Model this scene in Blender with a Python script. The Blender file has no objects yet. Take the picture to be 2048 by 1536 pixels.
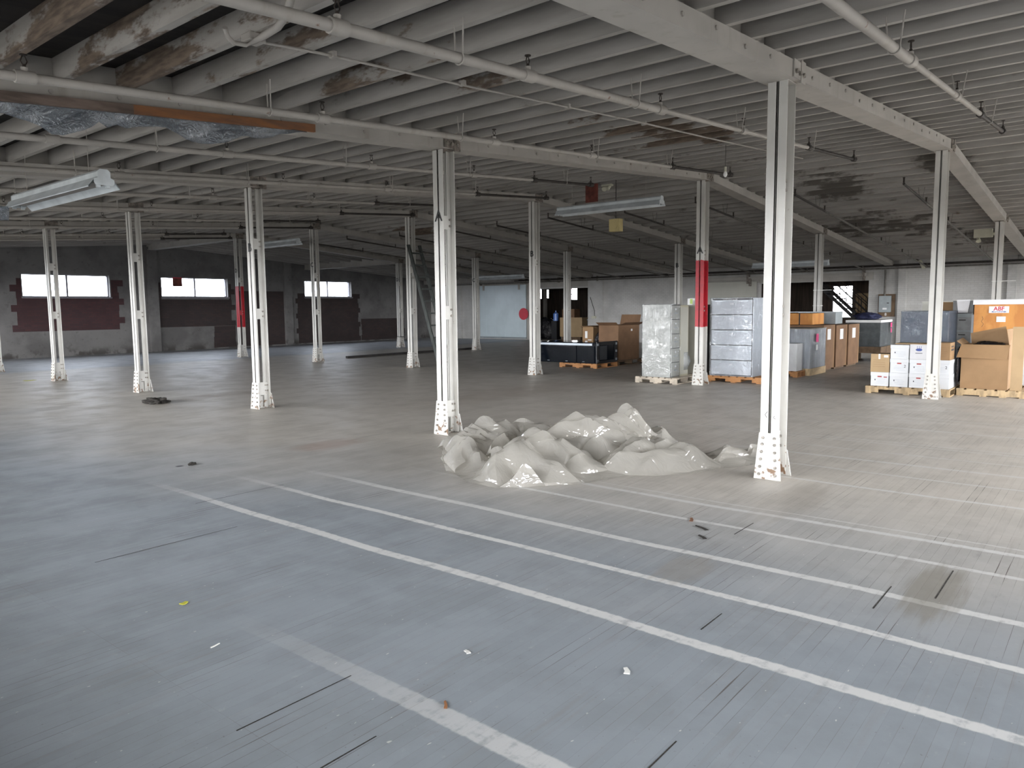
import bpy, math, random
from mathutils import Vector, Matrix, noise, geometry
R = random.Random(7)
sc = bpy.context.scene
COL = sc.collection
PI = math.pi

# ------------------------------------------------------------------ materials
class NT:
    def __init__(s, name):
        s.m = bpy.data.materials.new(name); s.m.use_nodes = True
        s.t = s.m.node_tree; s.t.nodes.clear()
        s.out = s.n('ShaderNodeOutputMaterial')
        s.geo = None
    def n(s, typ, **kw):
        o = s.t.nodes.new(typ)
        for k, v in kw.items(): setattr(o, k, v)
        return o
    def set(s, sock, v):
        if isinstance(v, bpy.types.NodeSocket): s.t.links.new(v, sock)
        elif v is not None:
            if sock.type == 'RGBA' and not hasattr(v, '__len__'): v = (v, v, v)
            if sock.type == 'RGBA' and len(v) == 3: v = (*v, 1)
            sock.default_value = v
    def pos(s):
        if not s.geo: s.geo = s.n('ShaderNodeNewGeometry')
        return s.geo.outputs['Position']
    def sep(s, v=None):
        o = s.n('ShaderNodeSeparateXYZ'); s.set(o.inputs[0], v or s.pos()); return o.outputs
    def comb(s, x=0, y=0, z=0):
        o = s.n('ShaderNodeCombineXYZ')
        for i, v in enumerate((x, y, z)): s.set(o.inputs[i], v)
        return o.outputs[0]
    def math(s, op, a, b=None, c=None, clamp=False):
        o = s.n('ShaderNodeMath', operation=op); o.use_clamp = clamp
        s.set(o.inputs[0], a)
        if b is not None: s.set(o.inputs[1], b)
        if c is not None: s.set(o.inputs[2], c)
        return o.outputs[0]
    def noise(s, vec=None, scale=5, detail=4, rough=.55, mul=None, dist=0):
        vec = vec or s.pos()
        if mul:
            o = s.n('ShaderNodeVectorMath', operation='MULTIPLY'); s.set(o.inputs[0], vec); o.inputs[1].default_value = mul; vec = o.outputs[0]
        o = s.n('ShaderNodeTexNoise'); s.set(o.inputs['Vector'], vec)
        o.inputs['Scale'].default_value = scale; o.inputs['Detail'].default_value = detail
        o.inputs['Roughness'].default_value = rough; o.inputs['Distortion'].default_value = dist
        return o.outputs['Fac']
    def ramp(s, v, a, b, c0=0., c1=1., smooth=True):
        o = s.n('ShaderNodeMapRange'); o.interpolation_type = 'SMOOTHSTEP' if smooth else 'LINEAR'
        s.set(o.inputs[0], v)
        for i, x in enumerate((a, b, c0, c1)): s.set(o.inputs[1 + i], x)
        return o.outputs[0]
    def mix(s, f, a, b, blend='MIX'):
        o = s.n('ShaderNodeMix', data_type='RGBA', blend_type=blend)
        s.set(o.inputs[0], f); s.set(o.inputs[6], a); s.set(o.inputs[7], b)
        return o.outputs[2]
    def bump(s, h, strength=.3, dist=.02, nrm=None):
        o = s.n('ShaderNodeBump'); s.set(o.inputs['Height'], h)
        o.inputs['Strength'].default_value = strength; o.inputs['Distance'].default_value = dist
        if nrm is not None: s.set(o.inputs['Normal'], nrm)
        return o.outputs[0]
    def bsdf(s, col, rough=.6, metal=0, normal=None, **kw):
        o = s.n('ShaderNodeBsdfPrincipled')
        s.set(o.inputs['Base Color'], col); s.set(o.inputs['Roughness'], rough); s.set(o.inputs['Metallic'], metal)
        if normal is not None: s.set(o.inputs['Normal'], normal)
        for k, v in kw.items(): s.set(o.inputs[k.replace('_', ' ')], v)
        return o.outputs[0]
    def done(s, sh):
        s.t.links.new(sh, s.out.inputs[0]); return s.m

def plain(name, col, rough=.6, var=.12, scale=6, bump=0., metal=0, mul=None, col2=None, **kw):
    t = NT(name)
    nz = t.noise(scale=scale, mul=mul)
    c2 = col2 or tuple(x * (1 - var * 2) for x in col)
    f = t.ramp(nz, .35, .68)
    c = t.mix(f, col, c2)
    nrm = t.bump(nz, bump, .01) if bump else None
    return t.done(t.bsdf(c, rough, metal, nrm, **kw))

def painted(name, base=(.59, .58, .55), rust=(.20, .12, .07), wear=.70, z_dirt=True, red=None, rough=.45):
    t = NT(name)
    z = t.sep()[2]
    n1 = t.noise(scale=2.2, detail=3); n2 = t.noise(scale=14, detail=5); n3 = t.noise(scale=9, detail=4, mul=(1, 1, .12))
    c = t.mix(t.ramp(n1, .3, .7), base, tuple(b * .86 for b in base))
    c = t.mix(t.ramp(n3, .56, .74, 0, .35), c, (base[0] * .62, base[1] * .58, base[2] * .48))
    if red:
        zz = t.math('ADD', z, t.math('MULTIPLY', t.math('SUBTRACT', t.noise(scale=30), .5), .07))
        m = t.math('MULTIPLY', t.math('GREATER_THAN', zz, red[0]), t.math('LESS_THAN', zz, red[1]))
        c = t.mix(m, c, t.mix(t.ramp(n2, .4, .7), (.42, .018, .03), (.33, .02, .03)))
    if z_dirt:
        m = t.ramp(t.math('ADD', n2, t.ramp(z, 0, .45, .17, 0)), wear, wear + .06)
        m = t.math('MULTIPLY', m, t.ramp(z, .02, .9, 1, .35))
    else:
        m = t.ramp(n2, wear + .05, wear + .1)
    c = t.mix(m, c, rust)
    return t.done(t.bsdf(c, rough, 0, t.bump(n2, .15, .004)))

M = {}
M['column'] = painted('column_paint')
M['column_red_a'] = painted('column_paint_red_a', red=(1.19, 2.53))
M['column_red_b'] = painted('column_paint_red_b', red=(1.05, 2.47))
M['bolt'] = plain('bolt_steel', (.36, .33, .29), .5, .3, 40)
M['letter'] = plain('letter_paint', (.012, .012, .014), .5)
M['ink'] = plain('ink', (.05, .05, .06), .6)

def joist_mat(name, along_y=True):
    t = NT(name)
    p = t.sep(); x, y, z = p[0], p[1], p[2]
    mul = (1, .16, 1) if along_y else (.16, 1, 1)
    n1 = t.noise(scale=5, detail=5, mul=mul); n2 = t.noise(scale=1.3, detail=5, rough=.6); n3 = t.noise(scale=26, detail=5, mul=mul)
    base = t.mix(t.ramp(n1, .35, .7), (.385, .367, .345), (.285, .27, .25))
    def spot(cx, cy, rx, ry):
        a = t.math('DIVIDE', t.math('SUBTRACT', x, cx), rx); b = t.math('DIVIDE', t.math('SUBTRACT', y, cy), ry)
        d = t.math('SQRT', t.math('ADD', t.math('MULTIPLY', a, a), t.math('MULTIPLY', b, b)))
        return t.ramp(d, .2, 1.15, 1, 0)
    # peeled paint down to bare timber
    peel = t.math('MAXIMUM', spot(2.0, 5.3, 2.2, 1.9), spot(9.4, 5.0, 2.0, 1.0))
    peel = t.math('MAXIMUM', peel, t.math('MULTIPLY', spot(4.6, 4.9, 1.6, 1.6), .5))
    peel = t.math('MAXIMUM', peel, t.math('MULTIPLY', spot(17.0, 18.2, 1.4, 1.6), 1.))
    m = t.ramp(t.math('ADD', t.math('MULTIPLY', t.noise(scale=2.2, detail=6, rough=.65, mul=(1, .35, 1)), 1.0), t.math('MULTIPLY', peel, .27)), .66, .72)
    wood = t.mix(t.ramp(n3, .35, .65), (.19, .145, .11), (.10, .075, .058))
    c = t.mix(m, base, wood)
    # water stains
    st = t.math('MAXIMUM', spot(17, 5.0, 2.2, 1.4), t.math('MAXIMUM', spot(22.5, 5.2, 3.0, 2.6), t.math('MAXIMUM', spot(25.5, 2.6, 3.0, 2.0), spot(16.2, 2.7, 1.3, .8))))
    n4 = t.noise(scale=2.6, detail=7, rough=.7, mul=(1.5, .3, 1))
    m2 = t.ramp(t.math('ADD', t.math('ADD', t.math('MULTIPLY', n2, .45), t.math('MULTIPLY', n4, .55)), t.math('MULTIPLY', st, .17)), .585, .67)
    c = t.mix(t.math('MULTIPLY', m2, .8), c, (.055, .045, .034))
    return t.done(t.bsdf(c, .8, 0, t.bump(n3, .35, .006)))
M['joist'] = joist_mat('joist_whitewash')
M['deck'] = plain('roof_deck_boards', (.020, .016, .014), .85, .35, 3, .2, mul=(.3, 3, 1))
M['beam'] = painted('beam_paint', (.43, .41, .38), (.25, .19, .14), .76, False, rough=.7)
M['pipe'] = painted('pipe_paint', (.38, .358, .33), (.20, .14, .11), .64, False, rough=.6)
M['dark_pipe'] = plain('dark_pipe', (.045, .038, .034), .6, .2, 12)
M['grey_pipe'] = plain('dusty_pipe', (.16, .15, .135), .65, .2, 12)
M['brass'] = plain('sprinkler_bronze', (.05, .04, .035), .45, .2, 20, metal=.6)
M['bracket'] = plain('steel_bracket', (.27, .235, .205), .6, .3, 14, .2)
M['rust_plate'] = plain('rust_plate', (.20, .05, .035), .75, .3, 6)

# brick and plaster
def brickmat(name, axis, c1, c2, mort, scale=1., bumpd=.012, patch=None, rough=.8, bstr=.5):
    t = NT(name)
    p = t.sep(); u = p[1] if axis == 'x' else p[0]
    v = t.comb(u, p[2], 0)
    b = t.n('ShaderNodeTexBrick'); t.set(b.inputs['Vector'], v)
    b.inputs['Color1'].default_value = (*c1, 1); b.inputs['Color2'].default_value = (*c2, 1); b.inputs['Mortar'].default_value = (*mort, 1)
    b.inputs['Scale'].default_value = 1; b.inputs['Brick Width'].default_value = .215 * scale; b.inputs['Row Height'].default_value = .075 * scale
    b.inputs['Mortar Size'].default_value = .006; b.inputs['Mortar Smooth'].default_value = .3
    n = t.noise(scale=1.1, detail=5, rough=.6); n2 = t.noise(scale=18)
    c = t.mix(t.ramp(n, .38, .7, 0, .5), b.outputs['Color'], tuple(x * .55 for x in c1))
    if patch: c = t.mix(t.ramp(t.noise(scale=.9, detail=6), .60, .64), c, patch)
    h = t.math('SUBTRACT', t.math('MULTIPLY', n2, .4), b.outputs['Fac'])
    return t.done(t.bsdf(c, rough, 0, t.bump(h, bstr, bumpd)))
M['white_brick'] = brickmat('white_painted_brick', 'x', (.56, .555, .54), (.53, .52, .50), (.46, .45, .44), bstr=.45)
M['white_brick_y'] = brickmat('white_painted_brick_side', 'y', (.56, .555, .54), (.53, .52, .50), (.46, .45, .44), bstr=.45)
M['red_brick'] = brickmat('bare_red_brick', 'y', (.075, .03, .032), (.055, .026, .03), (.04, .03, .03), bstr=.6)
M['dark_brick'] = brickmat('sooty_brick', 'y', (.04, .03, .03), (.055, .035, .033), (.028, .025, .024), bstr=.6)
def plaster():
    t = NT('grey_wall_plaster')
    p = t.sep()
    n = t.noise(scale=.8, detail=6, rough=.62); n2 = t.noise(scale=7, detail=5); b = t.noise(scale=40)
    c = t.mix(t.ramp(n, .35, .65), (.19, .185, .18), (.125, .12, .118))
    c = t.mix(t.ramp(n2, .58, .72, 0, .5), c, (.09, .085, .08))
    m = t.math('MULTIPLY', t.ramp(t.noise(scale=3, detail=5), .45, .6), t.ramp(p[2], .05, .38, 1, 0))
    c = t.mix(m, c, (.07, .065, .06))
    return t.done(t.bsdf(c, .85, 0, t.bump(t.math('ADD', n2, t.math('MULTIPLY', b, .3)), .4, .02)))
M['plaster'] = plaster()
M['drywall'] = plain('room_wall_paint', (.5, .49, .46), .8, .1, 1)

# floor ---------------------------------------------------------------
def floor_mat():
    t = NT('worn_painted_strip_floor')
    p = t.sep(); x, y = p[0], p[1]
    # narrow boards running away from the camera (along x)
    b = t.n('ShaderNodeTexBrick'); t.set(b.inputs['Vector'], t.comb(x, y, 0))
    b.offset = .37; b.offset_frequency = 1
    b.inputs['Color1'].default_value = (.45, .45, .45, 1); b.inputs['Color2'].default_value = (.57, .57, .57, 1); b.inputs['Mortar'].default_value = (.40, .40, .40, 1)
    b.inputs['Scale'].default_value = 1; b.inputs['Brick Width'].default_value = 2.3; b.inputs['Row Height'].default_value = .058
    b.inputs['Mortar Size'].default_value = .0011; b.inputs['Mortar Smooth'].default_value = .2
    nb = t.noise(scale=.35, detail=4, rough=.55); nm = t.noise(scale=1.9, detail=6, rough=.6); nf = t.noise(scale=14, detail=6, rough=.65)
    ns = t.noise(scale=3.2, detail=5, mul=(.35, 6, 1))
    # grey-blue paint plus painted sky sheen near camera and windows, worn brown-grey boards elsewhere
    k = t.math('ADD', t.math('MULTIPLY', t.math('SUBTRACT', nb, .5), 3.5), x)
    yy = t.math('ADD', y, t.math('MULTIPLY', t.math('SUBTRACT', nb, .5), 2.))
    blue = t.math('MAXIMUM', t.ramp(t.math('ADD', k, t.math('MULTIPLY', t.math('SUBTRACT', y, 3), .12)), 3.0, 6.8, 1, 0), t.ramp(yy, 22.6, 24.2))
    c = t.mix(blue, (.54, .505, .455), (.262, .290, .318))  # near area darkened and boards lightened to even out the light
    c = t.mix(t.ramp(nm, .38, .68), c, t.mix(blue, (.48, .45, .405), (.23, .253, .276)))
    c = t.mix(t.ramp(yy, 22.6, 24.4), c, t.mix(t.ramp(nm, .38, .68), (.50, .52, .55), (.42, .44, .47)))  # bluish window glow painted into the floor band by the window wall
    c = t.mix(t.ramp(ns, .54, .75, 0, .28), c, (.22, .20, .18))
    c = t.mix(t.ramp(nf, .6, .8, 0, .25), c, (.50, .49, .47))
    c = t.mix(.35, c, b.outputs['Color'], 'OVERLAY')
    # open joints and splits along single boards
    bi = t.math('FLOOR', t.math('DIVIDE', y, .058))
    cr = t.noise(t.comb(t.math('MULTIPLY', x, .9), t.math('MULTIPLY', bi, 7.31), 0), scale=1, detail=2)
    fy = t.math('ABSOLUTE', t.math('SUBTRACT', t.math('FRACT', t.math('DIVIDE', y, .058)), .5))
    edge = t.math('GREATER_THAN', fy, t.ramp(cr, .64, .78, .475, .36, False))
    dark = t.math('MULTIPLY', edge, t.ramp(cr, .575, .63))
    c = t.mix(t.math('MULTIPLY', dark, .8), c, (.075, .06, .055))
    # specks and scuffs
    c = t.mix(t.ramp(t.noise(scale=55, detail=2), .70, .74, 0, .55), c, (.14, .13, .13))
    c = t.mix(t.ramp(t.noise(scale=38, detail=1, mul=(.6, 1.3, 1)), .76, .79, 0, .7), c, (.62, .61, .58))
    c = t.mix(t.ramp(t.noise(scale=6, detail=6, rough=.7, mul=(.5, 1.6, 1)), .60, .74, 0, .4), c, (.20, .195, .20))
    # faint joints everywhere
    c = t.mix(t.math('MULTIPLY', b.outputs['Fac'], t.ramp(nm, .45, .6, .1, .5)), c, (.16, .14, .13))
    def stain(cx, cy, rx, ry, col, strength, edge=.5):
        nonlocal c
        a = t.math('DIVIDE', t.math('SUBTRACT', x, cx), rx); q = t.math('DIVIDE', t.math('SUBTRACT', y, cy), ry)
        d = t.math('SQRT', t.math('ADD', t.math('MULTIPLY', a, a), t.math('MULTIPLY', q, q)))
        d = t.math('ADD', d, t.math('MULTIPLY', t.math('SUBTRACT', ns, .5), 1.2))
        c = t.mix(t.ramp(d, 1 - edge, 1, strength, 0), c, col)
    # painted guide lines: x centre, half width, far end, strength
    wob = t.math('MULTIPLY', t.math('SUBTRACT', t.noise(t.comb(t.math('MULTIPLY', x, .4), t.math('MULTIPLY', y, .6), 0), scale=1, detail=1), .5), .10)
    xw = t.math('ADD', x, wob)
    xe = t.math('ADD', xw, t.math('MULTIPLY', t.math('SUBTRACT', t.noise(scale=22, detail=3), .5), .022))
    wear = t.ramp(t.math('ADD', t.math('MULTIPLY', ns, .4), t.math('MULTIPLY', nf, .6)), .66, .50, .35, 1)
    total = None
    for xc, hw, ye, fade, st in [(1.985, .052, 3.2, 2.6, .85), (3.19, .037, 6.8, 1.6, .85), (3.83, .029, 6.4, 1.2, .9), (4.40, .034, 6.2, 1.4, .85),
                                 (5.12, .024, 5.4, 1.6, .8), (5.59, .03, 4.6, 1.5, .85), (5.73, .012, 3.8, 1, .6), (6.93, .024, 2.5, .6, .85), (7.60, .022, 3.4, .8, .65),
                                 (8.20, .032, 3.4, .8, .65), (8.75, .018, 3.4, .8, .55), (9.30, .02, 6, 2, .5), (9.45, .03, 3.6, 1, .35), (10.6, .035, 3.4, 1, .55),
                                 (11.36, .02, 4.2, 1, .45), (11.66, .03, 3.4, 1, .4), (12.65, .02, 3.2, 1, .55), (13.05, .03, 4, 1, .4)]:
        m = t.ramp(t.math('ABSOLUTE', t.math('SUBTRACT', xe, xc)), hw - .006, hw + .008, st, 0)
        m = t.math('MULTIPLY', m, t.ramp(y, ye - fade, ye + .6, 1, 0))
        total = m if total is None else t.math('MAXIMUM', total, m)
    c = t.mix(t.math('MULTIPLY', total, wear), c, (.62, .62, .61))
    stain(4.62, .74, .62, .17, (.20, .18, .14), .55, .45)
    stain(4.1, 2.0, .35, .2, (.25, .22, .18), .4)
    stain(5.45, 7.3, .6, .35, (.33, .22, .17), .55, .6)
    stain(3.72, 7.55, .05, .05, (.03, .03, .03), .9)
    stain(6.05, 2.05, .9, .28, (.27, .24, .20), .35)
    stain(5.2, .2, .5, .12, (.20, .17, .14), .5)
    stain(7.4, 13.4, 1.6, .5, (.22, .16, .11), .3)
    stain(12, 9, 5, 1.2, (.28, .22, .17), .3, .8)
    stain(20, 8, 7, 5, (.22, .205, .185), .6, .6)
    rough = t.ramp(nm, .35, .7, .42, .58)
    h = t.math('ADD', t.math('MULTIPLY', b.outputs['Fac'], -.8), t.math('ADD', t.math('MULTIPLY', dark, -1.), t.math('MULTIPLY', ns, .35)))
    return t.done(t.bsdf(c, rough, 0, t.bump(h, .25, .003), Specular_IOR_Level=.45))
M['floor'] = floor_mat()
M['concrete'] = plain('back_room_floor', (.25, .24, .22), .8, .2, 2)

# goods
def carton(name, c=(.50, .315, .165), v=.14):
    t = NT(name)
    n = t.noise(scale=3, detail=4); f = t.noise(scale=60, detail=2, mul=(1, 1, .2))
    k = t.mix(t.ramp(n, .35, .7), c, tuple(x * (1 - v) for x in c))
    return t.done(t.bsdf(k, .8, 0, t.bump(f, .08, .003)))
M['carton'] = carton('cardboard', (.31, .19, .095))
M['carton_dark'] = carton('brown_cardboard', (.22, .125, .068), .2)
M['carton_light'] = carton('tan_cardboard', (.42, .295, .165), .1)
M['white_card'] = plain('white_box_board', (.66, .675, .70), .6, .03, 3)
M['label_paper'] = plain('label_paper', (.82, .82, .82), .5, .03)
M['red_print'] = plain('red_print', (.40, .06, .06), .6)
M['grey_print'] = plain('grey_print', (.42, .47, .55), .6)
M['blue_print'] = plain('blue_print', (.035, .07, .28), .6)
M['pink'] = plain('pink_tag_paper', (.85, .06, .25), .5, .05)
M['green_paper'] = plain('green_sticker_paper', (.45, .62, .16), .5, .05)
M['pallet'] = plain('pallet_wood', (.52, .38, .22), .75, .2, 5, .2, mul=(.4, 3, 1))
M['pallet_grey'] = plain('weathered_pallet_wood', (.56, .49, .40), .8, .2, 5, .2)
M['pallet_orange'] = plain('orange_pallet_wood', (.46, .22, .085), .75, .15, 5, .2)
M['dark_wood'] = plain('dark_skid_wood', (.17, .11, .065), .8, .2, 5, .2)
def plywood():
    t = NT('orange_plywood')
    n = t.noise(scale=2.2, detail=5, mul=(1, 1, .35), dist=2.5)
    c = t.mix(t.ramp(n, .40, .62), (.60, .27, .065), (.50, .20, .045))
    return t.done(t.bsdf(c, .6, 0, t.bump(n, .1, .004)))
M['plywood'] = plywood()
M['cream_metal'] = plain('cream_cabinet_enamel', (.47, .465, .41), .38, .04, 2)
M['white_metal'] = plain('white_cabinet_enamel', (.56, .59, .62), .35, .04, 2)
M['tan_metal'] = plain('tan_cabinet_enamel', (.34, .325, .275), .5, .08, 2)
M['grey_metal'] = plain('grey_sheet_metal', (.33, .37, .385), .4, .1, 3)
M['fixture'] = plain('fixture_enamel', (.66, .71, .74), .3, .1, 4)
M['black_gloss'] = plain('black_gloss_panel', (.003, .005, .009), .08, .1, 2, Specular_IOR_Level=.25)
M['black_plastic'] = plain('black_plastic', (.015, .015, .017), .35, .1, 8)
M['steel_trim'] = plain('brushed_trim', (.38, .42, .46), .35, .1, 4, metal=.5)
M['blue_cloth'] = plain('navy_cloth', (.018, .022, .07), .85, .2, 20, .5)
M['ladder'] = plain('weathered_ladder_wood', (.06, .068, .064), .7, .25, 8, .2, mul=(3, 3, .4))
M['cream_plastic'] = plain('cream_plastic', (.56, .55, .44), .45, .06, 4)
M['yellow_plastic'] = plain('yellowed_plastic', (.52, .43, .20), .5, .08, 5)
M['cloth_white'] = plain('white_paper_sheet', (.8, .8, .82), .6, .03)
M['plank_brown'] = plain('bare_orange_plank', (.27, .115, .045), .8, .25, 5, .3, mul=(.5, 3, 3), col2=(.17, .085, .05))
M['door_metal'] = plain('pale_clad_door_metal', (.60, .69, .73), .33, .05, 1.2, .25)
M['red_paint'] = plain('red_sign_paint', (.60, .045, .07), .5, .05)
M['dark_steel'] = plain('dark_steel', (.03, .027, .026), .6, .2, 5)
M['water'] = plain('blue_bottle_plastic', (.10, .22, .60), .2, .05, 4)
M['glassblock'] = plain('frosted', (.8, .8, .8), .3)
M['sash'] = plain('sash_paint', (.24, .23, .26), .6, .1)
M['yellow_scrap'] = plain('yellow_scrap', (.62, .60, .06), .6, .2, 30)
M['debris'] = plain('dark_debris', (.04, .035, .03), .9, .3, 30, .8)
M['white_scrap'] = plain('white_scrap', (.75, .75, .72), .7)

def glass(name='window_glass', tint=(.97, .98, 1, 1)):
    t = NT(name)
    tr = t.n('ShaderNodeBsdfTransparent'); tr.inputs[0].default_value = tint
    g = t.n('ShaderNodeBsdfGlossy'); g.inputs['Roughness'].default_value = .05
    m = t.n('ShaderNodeMixShader'); m.inputs[0].default_value = .06
    t.t.links.new(tr.outputs[0], m.inputs[1]); t.t.links.new(g.outputs[0], m.inputs[2])
    return t.done(m.outputs[0])
M['glass'] = glass(); M['dimmed_glass'] = glass('dimmed_window_glass', (.62, .65, .70, 1))  # grey tint added to dim the daylight from the left wall windows
def film(name, trans, tint=(.9, .92, .95), body=(.7, .7, .72), rough=.12, scale=7, mul=(1, 1, 1), strength=.6, gloss=.45, sharp=1.):
    """thin plastic film: lets most light through, the rest diffuse haze and sharp glints"""
    t = NT(name)
    n = t.noise(scale=scale, detail=3, rough=.55, mul=mul, dist=1.2)
    n = t.math('ABSOLUTE', t.math('SUBTRACT', n, .5))
    n = t.math('ADD', n, t.math('MULTIPLY', t.noise(scale=scale * .35, detail=1), .6))
    b = t.bump(n, strength, .06)
    b2 = t.bump(n, min(1., strength * sharp), .06)
    tr = t.n('ShaderNodeBsdfTransparent'); tr.inputs[0].default_value = (*tint, 1)
    d = t.n('ShaderNodeBsdfTranslucent'); d.inputs[0].default_value = (*body, 1)
    df = t.n('ShaderNodeBsdfDiffuse'); df.inputs[0].default_value = (*body, 1); t.t.links.new(b, df.inputs['Normal'])
    g = t.n('ShaderNodeBsdfGlossy'); g.inputs['Roughness'].default_value = rough; t.t.links.new(b2, g.inputs['Normal'])
    def mx(f, a, c):
        m = t.n('ShaderNodeMixShader'); t.set(m.inputs[0], f)
        t.t.links.new(a, m.inputs[1]); t.t.links.new(c, m.inputs[2]); return m.outputs[0]
    body_ = mx(.65, d.outputs[0], df.outputs[0])
    s = mx(trans, body_, tr.outputs[0])
    fr = t.n('ShaderNodeLayerWeight'); t.t.links.new(b, fr.inputs['Normal'])
    k = t.math('MULTIPLY', t.math('POWER', fr.outputs['Facing'], 4.), .35)
    return t.done(mx(t.math('ADD', k, gloss * .2, clamp=True), s, g.outputs[0]))
M['wrap'] = film('stretch_wrap', .92, body=(.5, .52, .54), scale=6, mul=(1, 1, .8), strength=1.6, gloss=.45, rough=.16)
M['wrap_heavy'] = film('heavy_stretch_wrap', .70, body=(.62, .65, .68), scale=9, mul=(3.0, 3.0, .25), strength=1., gloss=.6)
M['wrap_dark'] = film('dull_stretch_wrap', .90, body=(.3, .32, .34), scale=9, mul=(1, 1, .6), strength=1., gloss=.25)
M['vinyl'] = film('clear_vinyl_sheet', .40, tint=(.92, .90, .86), body=(.66, .64, .595), rough=.05, scale=4.0, strength=.35, gloss=.85, sharp=2.6)
M['torn_film'] = film('torn_plastic_film', .58, tint=(.75, .8, .85), body=(.30, .33, .37), rough=.1, scale=9, strength=1., gloss=.5)
M['black_bag'] = film('black_bag_film', .0, body=(.02, .02, .025), rough=.2, scale=9, strength=1., gloss=.3)

# ------------------------------------------------------------------ mesh helpers
class MB:
    def __init__(s): s.v = []; s.f = []; s.sm = []
    def add(s, vs, fs, smooth=False):
        b = len(s.v); s.v += [tuple(v) for v in vs]; s.f += [tuple(b + i for i in f) for f in fs]; s.sm += [smooth] * len(fs)
    def hexa(s, p):   # 8 points: bottom 4 ccw, top 4 ccw
        s.add(p, [(3, 2, 1, 0), (4, 5, 6, 7), (0, 1, 5, 4), (1, 2, 6, 5), (2, 3, 7, 6), (3, 0, 4, 7)])
    def box(s, x0, x1, y0, y1, z0, z1, bev=0.):
        if bev <= 0:
            s.hexa([(x0, y0, z0), (x1, y0, z0), (x1, y1, z0), (x0, y1, z0), (x0, y0, z1), (x1, y0, z1), (x1, y1, z1), (x0, y1, z1)]); return
        b = bev   # chamfered vertical and top edges
        def ring(e, z): return [(x0 + e, y0 + b, z), (x0 + b, y0 + e, z), (x1 - b, y0 + e, z), (x1 - e, y0 + b, z), (x1 - e, y1 - b, z), (x1 - b, y1 - e, z), (x0 + b, y1 - e, z), (x0 + e, y1 - b, z)]
        r0 = ring(0, z0); r1 = ring(0, z1 - b); r2 = [(min(max(x, x0 + b), x1 - b), min(max(y, y0 + b), y1 - b), z1) for x, y, _ in ring(b, z1)]
        vs = r0 + r1 + r2; fs = [tuple(range(7, -1, -1)), tuple(range(16, 24))]
        for k in (0, 8):
            for i in range(8): fs.append((k + i, k + (i + 1) % 8, k + 8 + (i + 1) % 8, k + 8 + i))
        s.add(vs, fs)
    def cyl(s, p0, p1, r, n=10, r1=None, cap=True):
        p0, p1 = Vector(p0), Vector(p1); d = (p1 - p0).normalized()
        a = d.orthogonal().normalized(); b = d.cross(a); r1 = r if r1 is None else r1
        vs = []
        for p, q in ((p0, r), (p1, r1)):
            for i in range(n): t = 2 * PI * i / n; vs.append(p + (a * math.cos(t) + b * math.sin(t)) * q)
        s.add(vs, [(i, (i + 1) % n, n + (i + 1) % n, n + i) for i in range(n)], True)
        if cap: s.add(vs, [tuple(range(n - 1, -1, -1)), tuple(range(n, 2 * n))])
    def tube(s, pts, r, n=8):
        pts = [Vector(p) for p in pts]; rings = []
        up = None
        for i, p in enumerate(pts):
            d = (pts[min(i + 1, len(pts) - 1)] - pts[max(i - 1, 0)]).normalized()
            if up is None: a = d.orthogonal().normalized()
            else:
                a = up - d * up.dot(d)
                a = a.normalized() if a.length > 1e-5 else d.orthogonal().normalized()
            up = a; b = d.cross(a)
            rr = r(i / (len(pts) - 1)) if callable(r) else r
            rings.append([p + (a * math.cos(2 * PI * k / n) + b * math.sin(2 * PI * k / n)) * rr for k in range(n)])
        vs = [v for q in rings for v in q]; fs = []
        for i in range(len(pts) - 1):
            for k in range(n): fs.append((i * n + k, i * n + (k + 1) % n, (i + 1) * n + (k + 1) % n, (i + 1) * n + k))
        s.add(vs, fs, True)
        s.add(vs, [tuple(range(n - 1, -1, -1)), tuple(range((len(pts) - 1) * n, len(pts) * n))])
    def prism(s, poly, ext, cap=True):
        """poly: 3-D points of one end, ext: extrusion vector"""
        n = len(poly); e = Vector(ext); a = [Vector(p) for p in poly]; b = [p + e for p in a]
        fs = [(i, (i + 1) % n, n + (i + 1) % n, n + i) for i in range(n)]
        if cap: fs += [tuple(range(n - 1, -1, -1)), tuple(range(n, 2 * n))]
        s.add(a + b, fs)
    def build(s, name, m, parent=None, loc=None, bevel=0, xf=None):
        me = bpy.data.meshes.new(name)
        v = s.v
        if xf is not None: v = [tuple(xf @ Vector(p)) for p in v]
        me.from_pydata(v, [], s.f)
        me.polygons.foreach_set('use_smooth', s.sm)
        me.validate(); me.update()
        import bmesh
        bm = bmesh.new(); bm.from_mesh(me); bmesh.ops.recalc_face_normals(bm, faces=bm.faces); bm.to_mesh(me); bm.free()
        me.materials.append(M[m] if isinstance(m, str) else m)
        o = bpy.data.objects.new(name, me); COL.objects.link(o)
        if parent: o.parent = parent
        if loc: o.location = loc
        if bevel:
            md = o.modifiers.new('bevel', 'BEVEL'); md.width = bevel; md.segments = 2; md.limit_method = 'ANGLE'
        return o

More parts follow.
